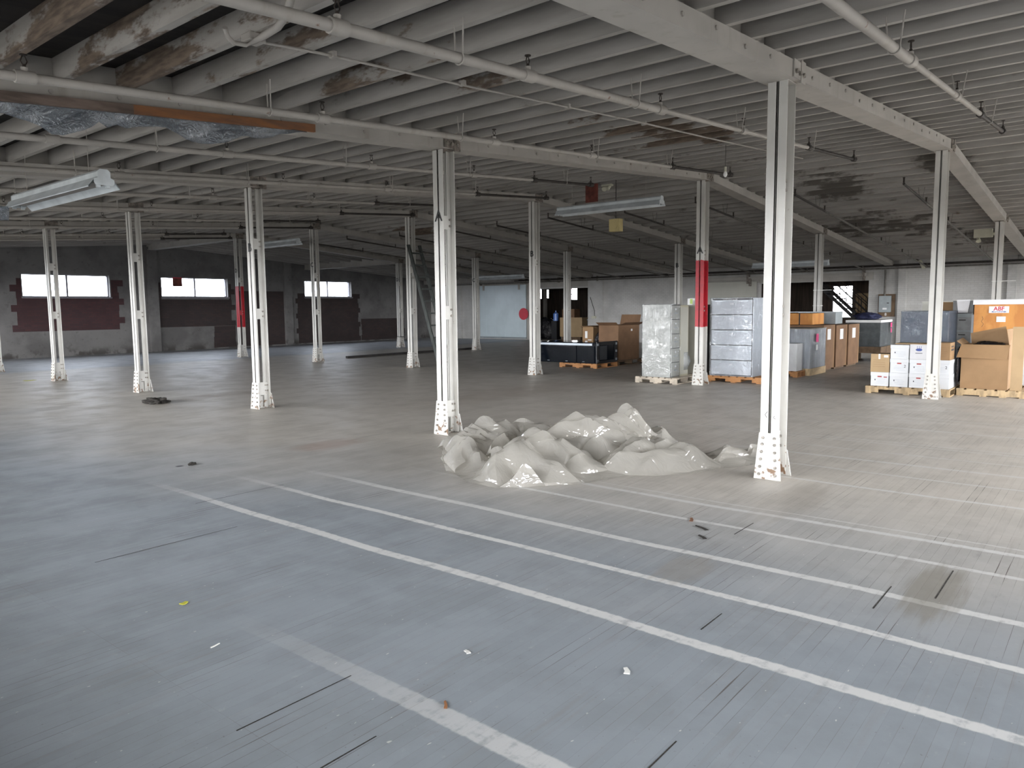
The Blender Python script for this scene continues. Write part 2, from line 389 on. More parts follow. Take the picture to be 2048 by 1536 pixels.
def tag(o, label=None, cat=None, group=None, kind=None):
    if label: o['label'] = label
    if cat: o['category'] = cat
    if group: o['group'] = group
    if kind: o['kind'] = kind
    return o
def thing(name, label, cat, loc=(0, 0, 0), rz=0, group=None):
    o = bpy.data.objects.new(name, None); COL.objects.link(o); o.location = loc; o.rotation_euler = (0, 0, rz)
    o.empty_display_size = .2
    return tag(o, label, cat, group)
def part(name, m, parent, *boxes, bev=0., bevel=0):
    b = MB()
    for q in boxes: b.box(*q, bev=bev)
    return b.build(name, m, parent, bevel=bevel)
def struct(name, m, *boxes, parent=None):
    b = MB()
    for q in boxes: b.box(*q)
    o = b.build(name, m, parent)
    if not parent: o['kind'] = 'structure'
    return o
def text(name, body, size, mat, parent, loc, rot, extrude=.0006, bold=.0):
    cu = bpy.data.curves.new(name, 'FONT'); cu.body = body; cu.size = size; cu.extrude = extrude; cu.offset = bold
    cu.align_x = 'CENTER'; cu.align_y = 'CENTER'
    tmp = bpy.data.objects.new(name, cu); COL.objects.link(tmp)
    dg = bpy.context.evaluated_depsgraph_get(); dg.update()
    me = bpy.data.meshes.new_from_object(tmp.evaluated_get(dg)); me.name = name
    bpy.data.objects.remove(tmp); bpy.data.curves.remove(cu)
    me.materials.clear(); me.materials.append(M[mat])
    o = bpy.data.objects.new(name, me); COL.objects.link(o); o.parent = parent; o.location = loc; o.rotation_euler = rot
    return o
FRONT = (PI / 2, 0, -PI / 2)      # lettering on a face that looks towards -x
SIDE = (PI / 2, 0, 0)             # lettering on a face that looks towards -y

# ------------------------------------------------------------------ geometry of the hall
XR = 14.31; SL = .0725
def zb(x): return 3.08 + SL * min(x, 2 * XR - x)      # underside of the roof beams (a low gable)
XS = [6.88, 14.31, 21.76]
YS = [2.49, 6.72, 11.01, 15.30, 19.64, 24.01]
X0, X1, Y0, Y1 = -1.0, 30.0, -6.0, 30.5
BH = .155; JD = .19                                  # visible beam depth, joist depth

# ------------------------------------------------------------------ shell
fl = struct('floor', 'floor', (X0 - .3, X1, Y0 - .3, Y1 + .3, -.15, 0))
def deckmesh(b, ya, yb, h0, h1):
    for xa, xb in ((X0 - .3, XR), (XR, X1 + .3)):
        za, zc = zb(xa) + h0, zb(xb) + h0; t = h1 - h0
        b.hexa([(xa, ya, za), (xb, ya, zc), (xb, yb, zc), (xa, yb, za), (xa, ya, za + t), (xb, ya, zc + t), (xb, yb, zc + t), (xa, yb, za + t)])
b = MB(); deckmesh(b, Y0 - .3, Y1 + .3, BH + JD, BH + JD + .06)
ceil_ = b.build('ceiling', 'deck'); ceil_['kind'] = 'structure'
x = -4.75 + 8 * .482
while x < 29.9:
    w = .034; za = zb(x) + BH
    b = MB(); yb = 23.95
    sl = SL if x < XR else -SL
    b.hexa([(x - w, Y0, za - sl * w), (x + w, Y0, za + sl * w), (x + w, yb, za + sl * w), (x - w, yb, za - sl * w),
            (x - w, Y0, za + JD + .03), (x + w, Y0, za + JD + .03), (x + w, yb, za + JD + .03), (x - w, yb, za + JD + .03)])
    b.build('joist', 'joist', ceil_)
    x += .482
M['joist_x'] = joist_mat('joist_whitewash_north', False)
for y in [24.75 + .78 * k for k in range(8)]:        # purlins of the bay along the window wall
    b = MB()
    for xa, xb in ((X0, XR), (XR, X1)):
        za, zc = zb(xa) + BH, zb(xb) + BH; w = .05
        b.hexa([(xa, y - w, za), (xb, y - w, zc), (xb, y + w, zc), (xa, y + w, za), (xa, y - w, za + .29), (xb, y - w, zc + .29), (xb, y + w, zc + .29), (xa, y + w, za + .29)])
    b.build('joist', 'joist_x', ceil_)

# roof beams over the column rows
row_txt = ['over the column row nearest the camera on the right', 'carrying the brown plank and hanging plastic film, over the letter A columns',
           'over the row of three columns lettered B', 'over the fourth column row, above the ladder', 'over the fifth column row, in front of the window wall bay', 'over the farthest column row, beside the window wall']
def slopebox(b, xa, xb, y0, y1, h0, h1):
    cuts = [xa] + ([XR] if xa < XR < xb else []) + [xb]
    for a, c in zip(cuts, cuts[1:]):
        b.hexa([(a, y0, zb(a) + h0), (c, y0, zb(c) + h0), (c, y1, zb(c) + h0), (a, y1, zb(a) + h0),
                (a, y0, zb(a) + h1), (c, y0, zb(c) + h1), (c, y1, zb(c) + h1), (a, y1, zb(a) + h1)])
for i, y in enumerate(YS):
    rt = thing('roof_beam', 'white painted roof beam ' + row_txt[i], 'roof beam', (0, 0, 0))
    b = MB(); slopebox(b, X0, X1, y - .135, y + .135, 0, BH); b.build('beam_body', 'beam', rt)
    b = MB(); slopebox(b, X0, X1, y - .05, y + .05, BH, BH + JD); b.build('blocking', 'beam', rt)
    if i < 3:
        n = 0
        xx = 1.35 if i else 3.1
        while xx < 13.9 and n < 40:
            if min(abs(xx - c) for c in XS) > .25:
                b = MB(); z = zb(xx) + .085 + .02 * math.sin(n * 2.1); b.cyl((xx, y - .134, z), (xx, y - .148, z), .018, 8); b.build('bolt', 'pipe', rt)
            xx += .52; n += 1
for k, x in enumerate(XS + [29.6]):
    rt = thing('cross_beam', ['white cross beam to the window wall, above the first column line',
                              'white cross beam from the red painted far column to the window wall',
                              'white cross beam from the column lettered D to the window wall', 'white cross beam in the far corner beside the brick end wall'][k], 'roof beam')
    z = zb(x) - .02
    part('beam_body', 'beam', rt, (x - .13, x + .13, 24.15, 30.5, z, z + .28))
    part('bottom_flange', 'beam', rt, (x - .17, x + .17, 24.15, 30.5, z - .02, z))

# ------------------------------------------------------------------ columns
def column(i, j, label, letter=None, matn='column', lz=2.7):
    X, Yc = XS[j], YS[i]; H = zb(X)
    rt = thing('steel_column', label, 'column', (X, Yc, 0), 0, None)
    W = .0875; G = .0022; d0, d1 = -.105, .105; T = .010; WB = .072
    for s, nm in ((-1, 'near_leg'), (1, 'rear_leg')):
        b = MB(); xo = s * .105; xi = xo - s * T; xw = xo - s * WB
        for q in (-1, 1):     # two angles back to back
            b.box(min(xo, xi), max(xo, xi), min(q * G, q * W), max(q * G, q * W), .02, H)
            b.box(min(xo, xw), max(xo, xw), min(q * G, q * (G + T)), max(q * G, q * (G + T)), .02, H)
        b.box(min(xo - s * .003, xi), max(xo - s * .003, xi), -G, G, .02, H - .01)
        b.build(nm, matn, rt)
    for z in (1.47, 2.60):    # batten plates tying the legs
        part('batten_plate', matn, rt, (-.075, .08, -.026, -.0145, z, z + .17))
        for zz in (z + .045, z + .125):
            b = MB(); b.cyl((.062, -.026, zz), (.062, -.040, zz), .015, 8); b.build('bolt', 'bolt', rt)
    # flared foot plates
    for s, nm in ((-1, 'foot_plate'), (1, 'foot_plate')):
        b = MB(); x0 = s * .105; x1 = s * .12; fx = s * .03
        hz = .43 if s < 0 else .25; wt, wb = .093, .125
        b.prism([(x0, -wt, hz), (x0 + fx * .9, -wb, 0), (x0 + fx * .9, wb, 0), (x0, wt, hz)], (s * .012, 0, 0))
        b.build(nm, matn, rt)
        zs = [.045, .115, .185, .255, .325, .385] if s < 0 else [.05, .12, .19]
        for z in zs:
            for q in (-1, 1):
                k = (1 - z / hz); xx = x0 + fx * .9 * k + s * .012; yy = q * (.05 + .03 * k)
                b = MB(); b.cyl((xx, yy, z), (xx + s * .012, yy, z), .0145, 6); b.build('bolt', 'bolt', rt)
    part('foot_gusset', matn, rt, (-.10, .10, -.030, -.0145, .22, .43))
    part('foot_block', matn, rt, (-.10, .11, .02, .07, 0, .20))
    for z, xx in ((.29, .05), (.38, .05), (.29, .085), (.38, .085)):
        b = MB(); b.cyl((xx, -.030, z), (xx, -.043, z), .014, 6); b.build('bolt', 'bolt', rt)
    # cap bracket against the beam
    o = part('cap_bracket', 'bracket' if j or i else 'beam', rt, (-.13, .03, -.150, -.138, H - .0, H + .15), (.04, .15, -.155, -.138, H - .02, H + .17), (-.12, .12, -.09, .09, H - .012, H))
    for xx in (-.09, .0, .09):
        b = MB(); b.cyl((xx, -.15, H + .05), (xx, -.172, H + .05), .02, 8); b.build('bolt', 'bolt', rt)
    if letter:
        text('painted_letter', letter, .19, 'letter', rt, (-.1070, 0, lz), FRONT, bold=.0035)
    return rt
L = {
 (0, 0): ('white steel column nearest the camera, standing past the end of the crumpled plastic sheet', None, 'column', 0),
 (1, 0): ('white steel column with a black letter A, standing just left of the crumpled plastic sheet', 'A', 'column', 2.755),
 (2, 0): ('white steel column with a black letter B, left of the letter A column', 'B', 'column', 2.617),
 (3, 0): ('white steel column right of the first window, standing behind the dark debris clump', None, 'column', 0),
 (4, 0): ('white steel column standing in front of the first window', None, 'column', 0),
 (5, 0): ('steel column with a rusty foot, cut off by the left edge of the picture', None, 'column', 0),
 (0, 1): ('white steel column standing in front of the pallet of white file boxes', None, 'column', 0),
 (1, 1): ('white column with a red band and letter A, between the wrapped cream and white cabinets', 'A', 'column_red_a', 2.724),
 (2, 1): ('white steel column with letter B, standing at the left end of the black glossy case', 'B', 'column', 2.883),
 (3, 1): ('white steel column with the wooden ladder leaning on it', None, 'column', 0),
 (4, 1): ('white steel column in front of the third window', 'C', 'column', 3.008),
 (5, 1): ('steel column with a red band and grey rear leg, right of the second window', 'D', 'column_red_b', 3.0),
 (0, 2): ('white steel column rising behind the orange plywood crate', None, 'column', 0),
 (1, 2): ('steel column rising behind the grey metal hood, in front of the dark end wall opening', None, 'column', 0),
 (2, 2): ('steel column lettered B rising behind the wrapped cream cabinet', 'B', 'column', 2.892),
 (3, 2): ('steel column rising behind the black glossy case, in front of the doorway', None, 'column', 0),
 (4, 2): ('steel column lettered C beside the white sliding door, streaked with grime', 'C', 'column', 2.697),
 (5, 2): ('steel column lettered D with a dark strap round its foot, left of the ladder', 'D', 'column', 2.857)}
for (i, j), (lab, let, m, lz) in L.items():
    c = column(i, j, lab, let, m, lz)
    if j == 2 and i < 2:
        for z in ((2.01, 1.58) if i else (2.13,)): part('tie_strip', 'white_scrap', c, (-.125, .115, -.10, .10, z, z + .018), (-.125, -.115, -.40 if z > 2 else -.12, -.1, z, z + .016))
    if (i, j) == (5, 2): part('strap', 'dark_steel', c, (-.122, .122, -.105, .105, .43, .455))
    if (i, j) == (0, 0):
        for y, z, r in ((.045, .60, .6), (-.045, .575, -.5)):
            b = MB(); b.tube([(-.107, y - .02, z - .03), (-.107, y, z), (-.107, y - .025, z + .03)] if r > 0 else [(-.107, y, z + .02), (-.107, y + .012, z), (-.107, y - .01, z - .01)], .0025, 5); b.build('ink_mark', 'ink', c)

# ------------------------------------------------------------------ walls
def wall_with_holes(name, m, axis, c0, c1, a0, a1, z0, z1, holes, parent=None):
    """axis 'x': wall plane x in c0..c1, holes (a0,a1,z0,z1) along y"""
    b = MB(); xs = sorted({a0, a1, *[h[0] for h in holes], *[h[1] for h in holes]}); zs = sorted({z0, z1, *[h[2] for h in holes], *[h[3] for h in holes]})
    for p, q in zip(xs, xs[1:]):
        run = None
        for r, t in zip(zs, zs[1:]):
            solid = not any(h[0] - 1e-6 <= p and q <= h[1] + 1e-6 and h[2] - 1e-6 <= r and t <= h[3] + 1e-6 for h in holes)
            if solid:
                if axis == 'x': b.box(c0, c1, p, q, r, t)
                else: b.box(p, q, c0, c1, r, t)
    o = b.build(name, m, parent)
    if not parent: o['kind'] = 'structure'
    return o
WINS = [(9.70, 12.68, 2.20, 3.03), (14.70, 17.61, 2.22, 3.03), (21.60, 24.38, 2.26, 3.03)]
w_left = wall_with_holes('wall_left', 'plaster', 'y', Y1, Y1 + .3, X0 - .3, X1 + .3, 0, 4.8, WINS + [(2.2, 5.2, 2.2, 3.03)])
DOOR = (19.85, 23.35, 0, 2.55); OPEN2 = (7.45, 11.6, 0, 2.5)
w_far = wall_with_holes('wall_far', 'white_brick', 'x', X1, X1 + .3, Y0 - .3, Y1 + .3, 0, 4.8, [DOOR, OPEN2])
# wall behind the camera and right hand wall, with the big windows that light the hall
BACK = [(-5.2 + 4.3 * k, -1.25 + 4.3 * k, 1.0, 2.85) for k in range(8)]
w_back = wall_with_holes('wall_back', 'white_brick', 'x', X0 - .3, X0, Y0 - .3, Y1 + .3, 0, 4.0, BACK)
RIGHT = [(3.8 + 4.2 * k, 7.4 + 4.2 * k, 1.0, 3.0) for k in range(6)]
w_right = wall_with_holes('wall_right', 'white_brick_y', 'y', Y0 - .3, Y0, X0 - .3, X1 + .3, 0, 4.6, RIGHT)
struct('ceiling_light_blocker', 'plaster', (X0 - 3.3, X0 - .3, Y0 - .3, Y1 + .3, 3.0, 3.15))   # added unseen slab outside the back windows, keeps skylight off the near floor
def sash(n, axis, c, a0, a1, z0, z1, mull, bars=()):
    o = MB(); f = .035
    def q(a, bb, r, t):
        if axis == 'y': o.box(a, bb, c, c + .05, r, t)
        else: o.box(c, c + .05, a, bb, r, t)
    q(a0, a1, z0, z0 + f); q(a0, a1, z1 - f, z1); q(a0, a0 + f, z0 + f, z1 - f); q(a1 - f, a1, z0 + f, z1 - f)
    for m_ in mull: q(m_ - .03, m_ + .03, z0 + f, z1 - f)
    for m_ in bars: q(a0 + f, a1 - f, m_ - .015, m_ + .015)
    w = o.build('window_%d' % n, 'sash'); w['kind'] = 'structure'
    g = MB()
    if axis == 'y': g.box(a0 + f, a1 - f, c + .02, c + .026, z0 + f, z1 - f)
    else: g.box(c + .02, c + .026, a0 + f, a1 - f, z0 + f, z1 - f)
    g.build('window_pane', 'dimmed_glass' if axis == 'y' and c > 20 else 'glass', w)
    return w
n = 1
for (a0, a1, z0, z1) in WINS + [(2.2, 5.2, 2.2, 3.03)]:
    sash(n, 'y', Y1 + .12, a0, a1, z0, z1, [(a0 + a1) / 2 + .02]); n += 1
for (a0, a1, z0, z1) in BACK: sash(n, 'x', X0 - .2, a0, a1, z0, z1, [(a0 * 2 + a1) / 3, (a0 + a1 * 2) / 3], [(z0 + z1) / 2]); n += 1
for (a0, a1, z0, z1) in RIGHT: sash(n, 'y', Y0 - .2, a0, a1, z0, z1, [(a0 * 2 + a1) / 3, (a0 + a1 * 2) / 3], [(z0 + z1) / 2]); n += 1
# paper square stuck in the second window
t_ = thing('paper_square', 'dark red square with an orange top edge in the top of the second window', 'sign', (15.42, Y1 + .10, 2.86))
part('sheet', 'rust_plate', t_, (-.2, .2, -.005, .005, -.2, .17)); part('top_strip', 'red_paint', t_, (-.2, .2, -.008, .006, .13, .17))
# bare brick infill under the windows, toothed at the sides
def toothed(x0, x1, z0, z1, teeth, seed, m='red_brick', hole=None):
    b = MB(); r = random.Random(seed); y0 = Y1 - .012
    rows = int((z1 - z0) / .225); h = (z1 - z0) / rows
    for k in range(rows):
        za = z0 + k * h; e0 = teeth if (k + seed) % 3 == 1 else r.uniform(0, .06); e1 = teeth if (k + seed) % 3 == 2 else r.uniform(0, .06)
        segs = [(x0 - e0, x1 + e1)]
        if hole and za + h / 2 > hole[2]: segs = [(x0 - e0, hole[0] - .04), (hole[1] + .04, x1 + e1)]
        for p, q in segs: b.box(p, q, y0, Y1 + .002, za, za + h)
    b.build('brick_infill', m, w_left)
toothed(9.52, 12.95, .95, 2.86, .22, 1, 'red_brick', (9.7, 12.68, 2.19))
toothed(14.55, 17.72, .98, 2.80, .2, 2, 'dark_brick', (14.7, 17.61, 2.21))
toothed(18.06, 20.85, .05, 2.50, .05, 3, 'dark_brick')
toothed(21.2, 24.75, .05, 2.42, .15, 5, 'dark_brick', (21.6, 24.38, 2.25))
toothed(25.0, 27.9, .05, 1.15, .05, 4, 'dark_brick')
toothed(16.9, 17.85, .05, .97, .04, 6, 'dark_brick')
for x in (7.1, 14.3, 20.6, 28.6):
    b = MB(); b.box(x - .2, x + .2, Y1 - .14, Y1 + .01, 0, 4.2); b.build('pilaster', 'plaster', w_left)
for a0, a1, z0, z1 in WINS: part('window_sill', 'sash', w_left, (a0 - .05, a1 + .05, Y1 - .05, Y1 + .12, z0 - .05, z0))
for y in (6.3, 3.0, -.6, 28.2):
    part('pilaster', 'white_brick', w_far, (X1 - .14, X1 + .01, y - .13, y + .13, 0, 4.2))
part('pilaster', 'white_brick', w_far, (X1 - .14, X1 + .01, 19.0, 19.8, 0, 4.2))

# back rooms behind the end wall openings
struct('floor_back', 'concrete', (X1, 38, 3, 30, -.15, -.001))
struct('wall_backroom_left', 'drywall', (X1 + .3, 37, 29, 29.2, 0, 3.4)); struct('wall_backroom_right', 'drywall', (X1 + .3, 37, 4.8, 5, 0, 3.4))
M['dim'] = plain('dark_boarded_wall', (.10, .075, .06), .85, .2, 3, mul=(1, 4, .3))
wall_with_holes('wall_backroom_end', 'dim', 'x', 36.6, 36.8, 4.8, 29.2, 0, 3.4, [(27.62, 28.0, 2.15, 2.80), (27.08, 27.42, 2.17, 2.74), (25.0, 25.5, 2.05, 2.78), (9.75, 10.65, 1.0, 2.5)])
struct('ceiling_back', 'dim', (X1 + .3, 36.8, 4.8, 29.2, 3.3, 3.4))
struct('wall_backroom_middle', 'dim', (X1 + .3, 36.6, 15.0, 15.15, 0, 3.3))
sash(n, 'x', 36.62, 9.75, 10.65, 1.0, 2.5, [], []); n += 1
sash(n, 'x', 36.62, 25.0, 25.5, 2.05, 2.78, [], [2.4]); n += 1
sash(n, 'x', 36.62, 27.62, 28.0, 2.15, 2.80, [], []); n += 1
sash(n, 'x', 36.62, 27.08, 27.42, 2.17, 2.74, [], [2.3, 2.43, 2.56]); n += 1
# door surrounds
struct('trim_1', 'beam', (X1 - .05, X1 + .02, 19.7, 27.1, 2.62, 2.95), (X1 - .06, X1 + .02, 23.35, 23.55, 0, 2.62))
struct('trim_2', 'beam', (X1 - .05, X1 + .02, 7.3, 14.3, 2.52, 2.80))
# sliding fire door
d = thing('sliding_door', 'pale metal clad sliding door with a red disc, hanging on the end wall', 'door', (X1 - .12, 25.1, 0))
part('door_panel', 'door_metal', d, (-.04, .04, -1.55, 1.55, .12, 2.80), bevel=.01)
b = MB()
for y in (-.9, -.2, .5, 1.1): b.box(-.046, -.04, y, y + .03, .14, 2.78)
b.build('seam_strip', 'door_metal', d)
b = MB(); b.cyl((-.04, -1.42, 1.32), (-.055, -1.42, 1.32), .30, 28); b.build('red_disc', 'red_paint', d)
for y in (-1.15, 1.25): part('hanger_bracket', 'beam', d, (-.09, -.03, y - .05, y + .05, 2.55, 3.02))
part('bottom_rail', 'grey_metal', d, (-.055, .05, -1.55, 1.55, .06, .14))
r_ = thing('door_track', 'pale steel sliding track running above the doorway in the end wall', 'rail', (X1 - .14, 0, 0))
b = MB(); b.box(-.05, .03, 19.2, 27.0, 2.92, 3.02); b.build('rail', 'beam', r_)
for y in (19.25, 21.5, 23.5, 26.6): part('rail_bracket', 'bracket', r_, (-.07, .09, y - .03, y + .03, 2.84, 3.08))
r_ = thing('door_track', 'pale steel sliding track above the dark opening and stairs in the end wall', 'rail', (X1 - .14, 0, 0))
b = MB(); b.box(-.05, .03, 7.5, 14.2, 2.66, 2.77); b.build('rail', 'beam', r_)
for y in (7.6, 9.2, 12.0, 14.1): part('rail_bracket', 'bracket', r_, (-.07, .09, y - .04, y + .04, 2.5, 2.95))
d = thing('sliding_door', 'plain grey sliding door standing open beside the dark opening in the end wall', 'door', (X1 - .12, 12.9, 0))
part('door_panel', 'cream_metal', d, (-.04, .04, -1.25, 1.25, .1, 2.6), bevel=.01)
for y in (-1., 1.): part('hanger_bracket', 'bracket', d, (-.09, -.03, y - .05, y + .05, 2.4, 2.72))

# ------------------------------------------------------------------ pipes under the roof
def rp(x, h): return zb(x) + h
PY = [(1.40, 'running over the right-hand boxes'), (3.55, 'passing over the plastic sheet'), (5.64, 'along the brown plank'), (7.76, 'the next behind the brown plank beam'),
      (9.75, 'just before the letter B beam'), (11.75, 'just behind the letter B beam'), (13.9, 'over the dark debris clump'), (16.0, 'over the ladder column'), (18.1, 'above the third column line'), (20.5, 'nearer the window wall'), (22.4, 'nearest the window wall')]
for k, (y, txt) in enumerate(PY):
    rt = thing('sprinkler_pipe', 'white sprinkler pipe under the near roof slope, ' + txt, 'pipe', (0, y, 0), 0, 'near sprinkler pipes')
    h = -.085; xe, x2 = (10.9, 13.1) if k % 2 == 0 else (10.1, 11.8)
    if k == 0: xe, x2 = 10.1, 12.0
    if k == 1: xe, x2 = 10.9, 13.1
    r0 = .036 if k < 2 else .031
    xa = -.95
    b = MB(); b.cyl((xa, 0, rp(xa, h)), (6.6, 0, rp(6.6, h)), r0, 12); b.build('pipe', 'pipe', rt)
    b = MB(); b.cyl((6.6, 0, rp(6.6, h)), (xe, 0, rp(xe, h)), .026, 10); b.build('pipe', 'pipe', rt)
    b = MB(); b.cyl((xe, 0, rp(xe, h)), (x2, 0, rp(x2, h)), .024, 10); b.build('end_pipe', 'dark_pipe', rt)['label'] = 'unpainted dark end length of pipe'
    for x in (1.9 + .9 * (k % 2), 4.25 + .3 * (k % 2), 6.6, 8.6, xe, x2):
        z = rp(x, h); r = r0 if x < 6.7 else .028
        b = MB(); b.cyl((x - .06, 0, rp(x - .06, h)), (x + .06, 0, rp(x + .06, h)), r + .011, 12); b.cyl((x, 0, z), (x, 0, z + r + .03), .022, 8); b.build('coupling', 'pipe' if x < xe else 'dark_pipe', rt)
        b = MB(); z += r + .03
        b.cyl((x, 0, z), (x, 0, z + .02), .012, 6); b.cyl((x, 0, z + .075), (x, 0, z + .082), .024, 10)
        for s in (-1, 1): b.tube([(x + .008 * s, 0, z + .015), (x + .02 * s, 0, z + .04), (x + .006 * s, 0, z + .076)], .004, 5)
        b.build('sprinkler_head', 'brass', rt)
    for x in (1.35, 3.75, 6.1, 8.6, 10.9):
        x += .12 * math.sin(k * 3 + x); r = (r0 if x < 6.6 else .026) + .006; z = rp(x, h); zt = zb(x) + BH
        pts = [(x - .03, -.07, zt), (x - .01, -r, z + .02)] + [(x, -r * math.cos(a), z - r * math.sin(a)) for a in [PI * q / 8 for q in range(9)]] + [(x + .01, r, z + .02), (x + .03, .07, zt)]
        b = MB(); b.tube(pts, .006, 5); b.build('hanger', 'pipe', rt)
FY = [1.4, 3.44, 5.5, 7.6, 9.6, 11.7, 13.7, 15.5, 17.7, 19.9, 21.9]
far_txt = ['above the orange crate', 'above the file boxes', 'right of the red banded column', 'above the wrapped cabinets', 'above the black case', 'in front of the doorway', 'left of the doorway', 'above the sliding door',
           'left of the sliding door', 'in the far corner', 'next to the window wall']
for k, y in enumerate(FY):
    rt = thing('sprinkler_pipe', 'dusty sprinkler pipe under the far roof slope, ' + far_txt[k], 'pipe', (0, y, 0), 0, 'far sprinkler pipes')
    xs = 16.1 if k % 2 == 0 or k == 1 else 15.8; xe = xs + (2.1 if k % 2 else 2.0); h = -.085
    b = MB(); b.cyl((xs, 0, rp(xs, h)), (xe, 0, rp(xe, h)), .024, 8); b.build('end_pipe', 'dark_pipe', rt)
    b = MB(); b.cyl((xe, 0, rp(xe, h)), (29.6, 0, rp(29.6, h)), .026, 8); b.tube([(29.6, 0, rp(29.6, h)), (29.68, 0, rp(29.6, h) - .04), (29.7, 0, 3.02)], .026, 8); b.build('pipe', 'grey_pipe', rt)
    for x in (xs, xe, xe + 2.6, xe + 5.2, xe + 7.8):
        z = rp(x, h) + .02; b = MB(); b.cyl((x, 0, z), (x, 0, z + .09), .016, 6); b.cyl((x, 0, z + .09), (x, 0, z + .1), .026, 8); b.build('sprinkler_head', 'brass', rt)
    for x in (xe - .5, 21., 24., 27.):
        b = MB(); zt = zb(x) + BH; z = rp(x, h); b.tube([(x, -.06, zt), (x, -.03, z), (x, 0, z - .03), (x, .03, z), (x, .06, zt)], .005, 5); b.build('hanger', 'grey_pipe', rt)
for z, lab in ((3.0, 'dark sprinkler main along the top of the brick end wall, the upper of two'), (2.90, 'pale pipe along the brick end wall just under the dark main')):
    b = MB(); b.cyl((29.72, -5.5, z), (29.72, 30.3, z), .04 if z > 2.95 else .03, 10)
    o = b.build('wall_pipe', 'dark_pipe' if z > 2.95 else 'grey_pipe'); tag(o, lab, 'pipe')
# thin conduit run with junction box and curled offcut, top left
rt = thing('electrical_conduit', 'thin white conduit with junction box and curled pipe end, under the joists at top left', 'conduit', (0, 4.63, 0))
b = MB(); b.tube([(2.98, .02, rp(2.98, .12)), (3.5, 0, rp(3.5, .125)), (5, .02, rp(5, .125)), (7.7, -.03, rp(7.7, .125)), (10, 0, rp(10, .125)), (13.9, 0, rp(13.9, .125))], .011, 8); b.build('conduit', 'pipe', rt)
part('junction_box', 'pipe', rt, (2.90, 3.02, -.04, .08, rp(3, .1), rp(3, .155)), bevel=.008)
cv = [(2.60, -.98, .16), (2.70, -.80, .14), (2.80, -.60, .1), (2.87, -.40, .09), (2.90, -.2, .09), (2.94, 0, .1), (2.90, .02, .08), (2.80, .0, .07), (2.74, -.03, .09), (2.70, -.07, .13)]
b = MB(); b.tube([(x, y, rp(x, h)) for x, y, h in cv], lambda u: .024 if u < .5 else .016, 8); b.build('curled_sleeve', 'pipe', rt)
for x in (3.6, 5.0, 6.6, 8.2): part('clip', 'pipe', rt, (x - .015, x + .015, -.03, .03, rp(x, .11), rp(x, .155)))
# tie wires (long thin ones on the right)
rt = thing('pull_lamp', 'small white lamp hanging on a cord from the ceiling over the red banded column', 'lamp', (10.86, 4.75, 3.55))
b = MB(); b.cyl((0, 0, .12), (0, 0, .44), .004, 5); b.build('cord', 'dark_pipe', rt)
b = MB(); b.cyl((0, 0, .05), (0, 0, .12), .018, 8); b.build('socket', 'cream_plastic', rt)
b = MB(); b.tube([(0, 0, .06), (0, 0, .04), (0, 0, .015), (0, 0, -.01), (0, 0, -.03)], lambda u: [.012, .022, .032, .026, .008][int(u * 4 + .5)], 10); b.build('bulb', 'label_paper', rt)

# ------------------------------------------------------------------ fluorescent fixtures
def fixture(x, y0, z, label, Ln=2.45):
    rt = thing('fluorescent_fixture', label, 'ceiling light', (x, y0, z))
    prof = [(-.155, 0), (-.150, -.008), (-.143, .0), (-.07, .085), (.07, .085), (.143, .0), (.150, -.008), (.155, 0), (.075, .095), (-.075, .095)]
    b = MB(); b.prism([(p, 0, q) for p, q in prof], (0, Ln, 0), cap=False)
    b.build('reflector', 'fixture', rt)
    b = MB(); b.prism([(-.06, 0, .095), (.06, 0, .095), (.06, 0, .15), (.035, 0, .175), (-.035, 0, .175), (-.06, 0, .15)], (0, Ln, 0)); b.build('housing', 'fixture', rt)
    for yy in (-.006, Ln - .002):
        b = MB(); b.prism([(-.085, yy, .02), (.085, yy, .02), (.098, yy, .045), (.098, yy, .08), (.062, yy, .095), (.062, yy, .155), (.035, yy, .178), (-.035, yy, .178), (-.062, yy, .155), (-.062, yy, .095), (-.098, yy, .08), (-.098, yy, .045)], (0, .008, 0)); b.build('end_cap', 'fixture', rt)
    part('wiring_channel', plain('grey_brown_channel', (.27, .255, .24), .6), rt, (-.068, .068, .01, Ln - .01, .045, .084))  # grey-brown channel, darker than the reflector
    for yy in (.02, Ln - .05):
        for s in (-1, 1): part('lamp_holder', 'fixture', rt, (s * .045 - .018, s * .045 + .018, yy, yy + .03, .0, .046))
    for yy in (.35, Ln - .35):
        b = MB(); zt = zb(x) + BH + .02 - z; b.cyl((0, yy, .17), (0, yy, zt), .0035, 5); b.build('hanging_wire', 'pipe', rt)
    return rt
fixture(3.345, 8.02, 2.855, 'large white strip light fixture hanging at the left edge of the picture')
fixture(13.22, 7.06, 3.56, 'white strip light fixture hanging between the columns lettered B and A, right of centre')
fixture(13.4, 19.15, 3.575, 'white strip light fixture seen behind the letter B column, toward the window wall')
fixture(25.0, 7.43, 2.87, 'white strip light fixture over the dark opening in the end wall')
fixture(25.0, 19.86, 2.87, 'white strip light fixture in front of the sliding door with the red disc')

